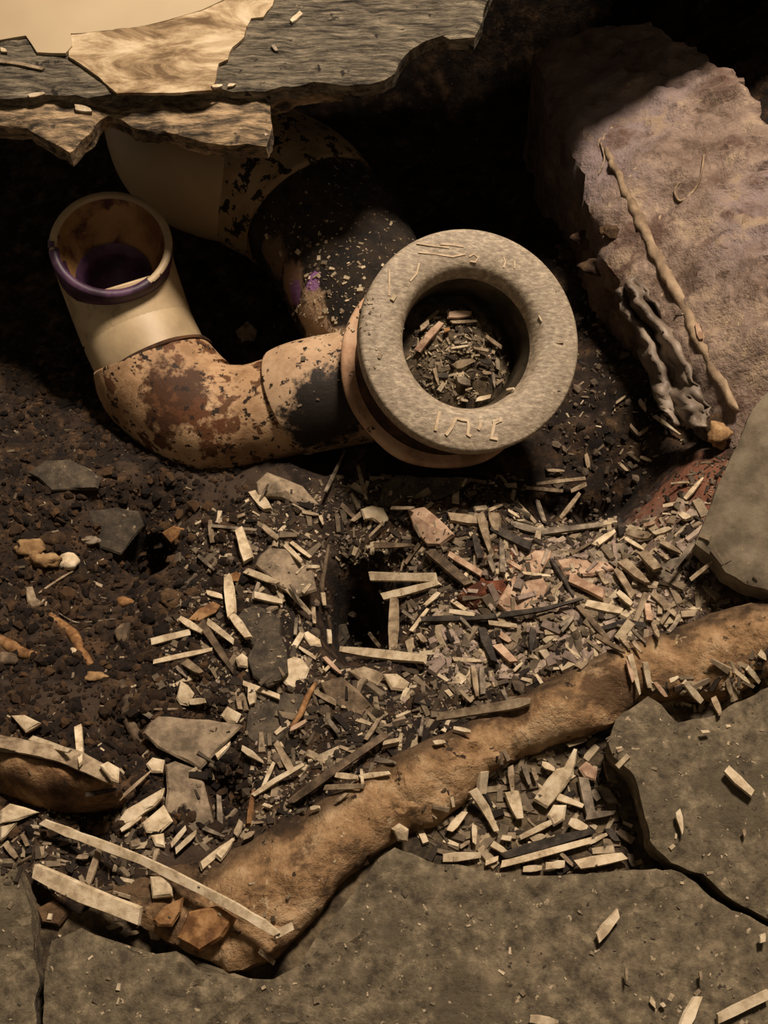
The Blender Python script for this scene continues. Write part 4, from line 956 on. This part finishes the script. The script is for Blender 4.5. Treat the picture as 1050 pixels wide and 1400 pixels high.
# pieces inside the ring
S(cR, [(160, 500, 230, 410, 330, 300, 60, 'p'), (180, 350, 240, 300, 46, 't'), (225, 270, 310, 200, 24, 't'), (380, 250, 540, 240, 60, 'p'), (400, 300, 580, 290, 30, 't'), (400, 480, 520, 462, 20, 'c'), (420, 600, 560, 550, 66, 't'), (280, 610, 310, 720, 34, 't'), (440, 700, 530, 720, 60, 'g'), (580, 850, 680, 825, 36, 'c'), (700, 640, 710, 750, 30, 'g'), (650, 390, 760, 470, 34, 't'), (470, 835, 520, 842, 20, 'c'), (560, 470, 660, 490, 24, 't'), (730, 540, 735, 620, 36, 'g'), (420, 440, 500, 430, 26, 'g'), (800, 770, 850, 760, 24, 'c'), (200, 700, 215, 740, 30, 'g'), (350, 350, 390, 340, 40, 'o'), (500, 780, 550, 765, 22, 't'), (620, 660, 680, 660, 30, 't'), (600, 560, 690, 590, 30, 'd'), (300, 660, 380, 660, 44, 'd')], zone='ring')

# ---- labels that single out each splinter
LAND = [('the dark hollow', 488, 830), ('the triangular stone flake', 262, 1010), ('the trapezoid stone flake', 258, 1088), ('the pinkish crumbly chunk', 715, 800), ('the long dark bent strip', 680, 848), ('the grey tile chunk', 1000, 720),
        ('the rusty lump', 80, 1055), ('the elbow pipe', 300, 600), ('the long bowed sliver', 760, 722), ('the hooked strip', 230, 1190), ('the pale oblong stone', 390, 668), ('the tall slate flake', 360, 880), ('the fan-shaped chunk', 402, 918),
        ('the long brown-grey stick', 460, 1055), ('the long tan splinter', 660, 975), ('the thin slate beneath the ring', 590, 665), ('the black slate flake', 370, 985), ('the folded film', 905, 500), ('the brown-grey stone flake', 395, 780), ('the tan ridge end', 900, 930), ('the red-brown bank', 920, 680)]
TN = {'c': 'cream', 't': 'tan', 'g': 'grey', 'd': 'dark', 'p': 'pinkish', 'o': 'orange', 'b': 'brown-grey'}
auto = {}
for rec in CHIPS:
    o, pts, w, tone, lab, zone = rec
    if lab: o['label'] = lab; o['group'] = {'pocket': 'splinters in the tile pocket', 'tile': 'chips on the floor tiles', 'ring': 'debris pieces in the ring', 'board': 'chips on the plywood'}.get(zone, 'splinters in the pit'); continue
    (x1, y1), (x2, y2) = pts[0], pts[-1]
    L = math.hypot(x2 - x1, y2 - y1); a = math.degrees(math.atan2(-(y2 - y1), x2 - x1)) % 180
    size = 'tiny' if L < 16 else 'short' if L < 28 else 'medium' if L < 45 else 'long'
    wd = 'slim' if w < L * .3 else 'stubby' if w > L * .6 else 'flat'
    lie = 'level' if a < 18 or a > 162 else 'right-leaning' if a < 70 else 'upright' if a < 110 else 'left-leaning'
    cx, cy = (x1 + x2) / 2, (y1 + y2) / 2
    if zone == 'ring': where = 'inside the grey ring'
    elif zone == 'pocket': where = 'in the pocket between the tiles'
    else:
        nm, lx, ly = min(LAND, key=lambda q: math.hypot(q[1] - cx, q[2] - cy))
        dx, dy = cx - lx, cy - ly
        where = ('right of ' if dx > 0 else 'left of ') + nm if abs(dx) > abs(dy) else ('below ' if dy > 0 else 'above ') + nm
    o['group'] = {'pocket': 'splinters in the tile pocket', 'ring': 'debris pieces in the ring'}.get(zone, 'splinters in the pit')
    auto.setdefault(f'{size} {wd} {TN[tone]} {lie} splinter {where}', []).append((cx, cy, o))
ORD = ['leftmost', 'second from left', 'third from left', 'fourth from left', 'fifth from left', 'sixth from left']
for k, lst in auto.items():
    lst.sort(key=lambda q: q[0])
    for i, (cx, cy, o) in enumerate(lst):
        o['label'] = k if len(lst) == 1 else f'{k}, {("left one" if i == 0 else "right one") if len(lst) == 2 else ORD[min(i, 5)]}'

# ================================================================== FINE LITTER (uncountable)
HEAP = [(235, 720), (330, 690), (440, 655), (560, 650), (700, 650), (800, 700), (870, 690), (990, 615), (1000, 640), (950, 750), (1055, 812), (860, 872), (700, 950), (480, 1065), (330, 1148), (190, 1160), (170, 1120), (330, 1000), (210, 930), (240, 830)]
POCK = [(560, 1150), (600, 1090), (680, 1040), (760, 1010), (830, 1000), (860, 1080), (880, 1150), (890, 1182), (740, 1190), (620, 1180)]
EDGE = [(880, 940), (940, 935), (1050, 890), (1050, 935), (930, 980)]
RBED = [(700, 760), (760, 720), (860, 700), (960, 690), (960, 760), (900, 860), (760, 910), (640, 940), (560, 900), (620, 820)]
def poly_pick(poly, n):
    P = np.array(poly, float); out = []
    while len(out) < n:
        q = rng.uniform(P.min(0), P.max(0), (n * 2, 2)); out += q[inside(q, P)].tolist()
    return out[:n]
def drop(px, py):                                  # fall straight down onto what lies there
    p = hit(px, py)[0]
    q = p + Vector((random.uniform(-.004, .004), random.uniform(-.004, .004), .0))
    h = BVH.ray_cast(q + Vector((0, 0, .02)), Vector((0, 0, -1)), .1)
    return (h[0], h[1]) if h[0] is not None else (p, Vector((0, 0, 1)))
TONE = {'pale': [(184, 166, 136), (166, 148, 120), (150, 133, 108), (198, 180, 150)], 'mid': [(122, 107, 86), (108, 95, 77), (138, 121, 98), (92, 80, 65)], 'dark': [(54, 44, 34), (38, 30, 23), (70, 58, 44)], 'mauve': [(150, 131, 117), (132, 115, 103), (168, 149, 131)]}
def litter(name, spots, lmin, lmax, tones, label, cat, parent=None, up=.32, asp=(.18, .5), clean=False):
    V, F, C = [], [], []
    for px, py in spots:
        p, n = drop(px, py) if parent is None else hit(px, py)
        if n.z < 0: n = -n
        if parent is None and n.z < .62: continue
        if parent is None and clean and (SOIL.find_nearest(p)[0] - p).length > .0012 and random.random() > .12: continue
        if parent is None and any(((px - d[0]) / (d[4] * 2250)) ** 2 + ((py - d[1]) / (d[5] * 2000)) ** 2 < .75 for d in DIPS[:5]) and random.random() > .08: continue
        n = (n + Vector((random.uniform(-up, up), random.uniform(-up, up), .4))).normalized()
        t = n.orthogonal().normalized(); a = random.uniform(0, 6.283)
        t = (Matrix.Rotation(a, 3, n) @ t); b = n.cross(t)
        L = lmin * (lmax / lmin) ** (random.random() ** 1.6); w = L * random.uniform(*asp); th = max(.0005, w * .35)
        c = lin(random.choice(TONE[random.choice(tones)])); f = random.uniform(.75, 1.1); c = (c[0] * f, c[1] * f, c[2] * f, 1)
        o = len(V); tp = random.uniform(.5, 1)
        for sx, sy, sz in ((-1, -1, -1), (1, -tp, -1), (1, tp, -1), (-1, 1, -1), (-.9, -.8, 1), (.95, -tp * .8, 1), (.95, tp * .8, 1), (-.9, .8, 1)):
            V.append(p + t * sx * L / 2 + b * sy * w / 2 + n * (sz * th / 2 + th * .4)); C.append(c)
        F += [tuple(o + i for i in f) for f in ((3, 2, 1, 0), (4, 5, 6, 7), (0, 1, 5, 4), (1, 2, 6, 5), (2, 3, 7, 6), (3, 0, 4, 7))]
    o = build(name, V, F, M_litter, parent, False, False, C)
    if parent is None: tag(o, label, cat, kind='stuff')
    else: o['kind'] = 'stuff'
    return o
litter('wood_litter', [q for q in poly_pick(HEAP, 4600) if q[0] > 470 or random.random() > .45], .0022, .012, ['pale', 'mid', 'mid', 'mid', 'dark', 'dark'], 'fine wood litter and splinter crumbs covering the pit floor', 'wood litter', clean=True)
litter('wood_grit', poly_pick(HEAP, 5200), .0008, .0032, ['pale', 'mid', 'mid', 'mauve', 'dark'], 'tiny pale grit sprinkled through the litter heap', 'grit', asp=(.4, .9), clean=True)
litter('pale_litter', poly_pick(RBED, 2400), .0025, .013, ['pale', 'mauve', 'mauve', 'mid', 'dark'], 'pale mauve-grey wood litter on the right of the heap', 'wood litter', clean=True)
litter('pocket_litter', poly_pick(POCK, 420) + poly_pick(EDGE, 120), .003, .012, ['pale', 'mid', 'mid', 'dark'], 'fine wood litter in the pocket between the tiles', 'wood litter')
litter('corner_litter', poly_pick([(-10, 1105), (150, 1110), (235, 1165), (170, 1215), (60, 1225), (-10, 1180)], 420), .0015, .009, ['mid', 'mid', 'dark', 'dark', 'pale'], 'dull wood litter around the hooked strip in the near left corner', 'wood litter')
litter('ring_litter', poly_pick([(560, 480), (575, 440), (620, 425), (660, 440), (690, 480), (690, 530), (640, 558), (590, 540)], 760), .0015, .0065, ['pale', 'mid', 'mid', 'dark', 'pale'], 'small wood crumbs packed inside the grey ring', 'wood litter')
litter('soil_flecks', [(random.uniform(0, 330), random.uniform(560, 1150)) for _ in range(420)], .002, .006, ['mid', 'mid', 'pale', 'dark'], 'scattered pale flecks on the dark soil at left', 'flecks', clean=True)
litter('far_flecks', [(random.uniform(760, 960), random.uniform(400, 690)) for _ in range(320)], .002, .006, ['mid', 'dark', 'mid', 'pale'], 'scattered flecks on the soil right of the ring', 'flecks', clean=True)
litter('tile_flecks', [(random.uniform(0, 1050), random.uniform(1180, 1400)) for _ in range(110)] + [(random.uniform(880, 1050), random.uniform(980, 1200)) for _ in range(40)], .001, .0032, ['pale', 'mid'], 'tiny pale flecks scattered on the grey tiles', 'flecks', asp=(.4, .9))
litter('dirt_flecks', [(random.gauss(455, 38), random.gauss(400, 60)) for _ in range(260)], .001, .0042, ['pale', 'pale', 'mid'], '', '', parent=pipe, up=.2, asp=(.3, .9))

# crumbs of soil
V, F, C = [], [], []
bm = bmesh.new(); bmesh.ops.create_icosphere(bm, subdivisions=1, radius=1.0)
iv = [v.co.copy() for v in bm.verts]; iff = [tuple(v.index for v in f.verts) for f in bm.faces]; bm.free()
spots = [(random.uniform(-40, 340), random.uniform(470, 1140), 1) for _ in range(5200)] + [(x, y, 0) for x, y in poly_pick(HEAP, 1000)] + [(random.uniform(740, 990), random.uniform(330, 700), 0) for _ in range(800)]
for px, py, left in spots:
    q = hit(px, py)[0]; h = BVH.ray_cast(q + Vector((0, 0, .02)), Vector((0, 0, -1)), .1)
    if h[0] is None: continue
    p, n = h[0], h[1]; g = SOIL.find_nearest(p)
    if (g[0] - p).length > .0006: continue
    r = .0009 * ((5.0 if left else 4.2) ** (random.random() ** 3.2)); o = len(V); sd = random.uniform(0, 90)
    c = lin(random.choice([(34, 24, 15), (44, 31, 20), (25, 17, 11), (56, 41, 27), (76, 56, 37)] if left else [(60, 50, 40), (44, 36, 28), (84, 72, 58), (104, 90, 74)]))
    ax = (random.uniform(.6, 1.35), random.uniform(.6, 1.35), random.uniform(.4, .9)); ro = Matrix.Rotation(random.uniform(0, 6.28), 3, 'Z') @ Matrix.Rotation(random.uniform(-.5, .5), 3, 'X')
    for v in iv:
        f = random.uniform(.62, 1.2)
        V.append(p + ro @ Vector((v.x * ax[0], v.y * ax[1], v.z * ax[2])) * r * f + n * r * .2); C.append(c)
    F += [tuple(o + i for i in f) for f in iff]
crumbs = build('soil_crumbs', V, F, M_crumb, None, False, False, C)
tag(crumbs, 'loose crumbs of dark soil scattered through the pit', 'soil crumbs', kind='stuff')
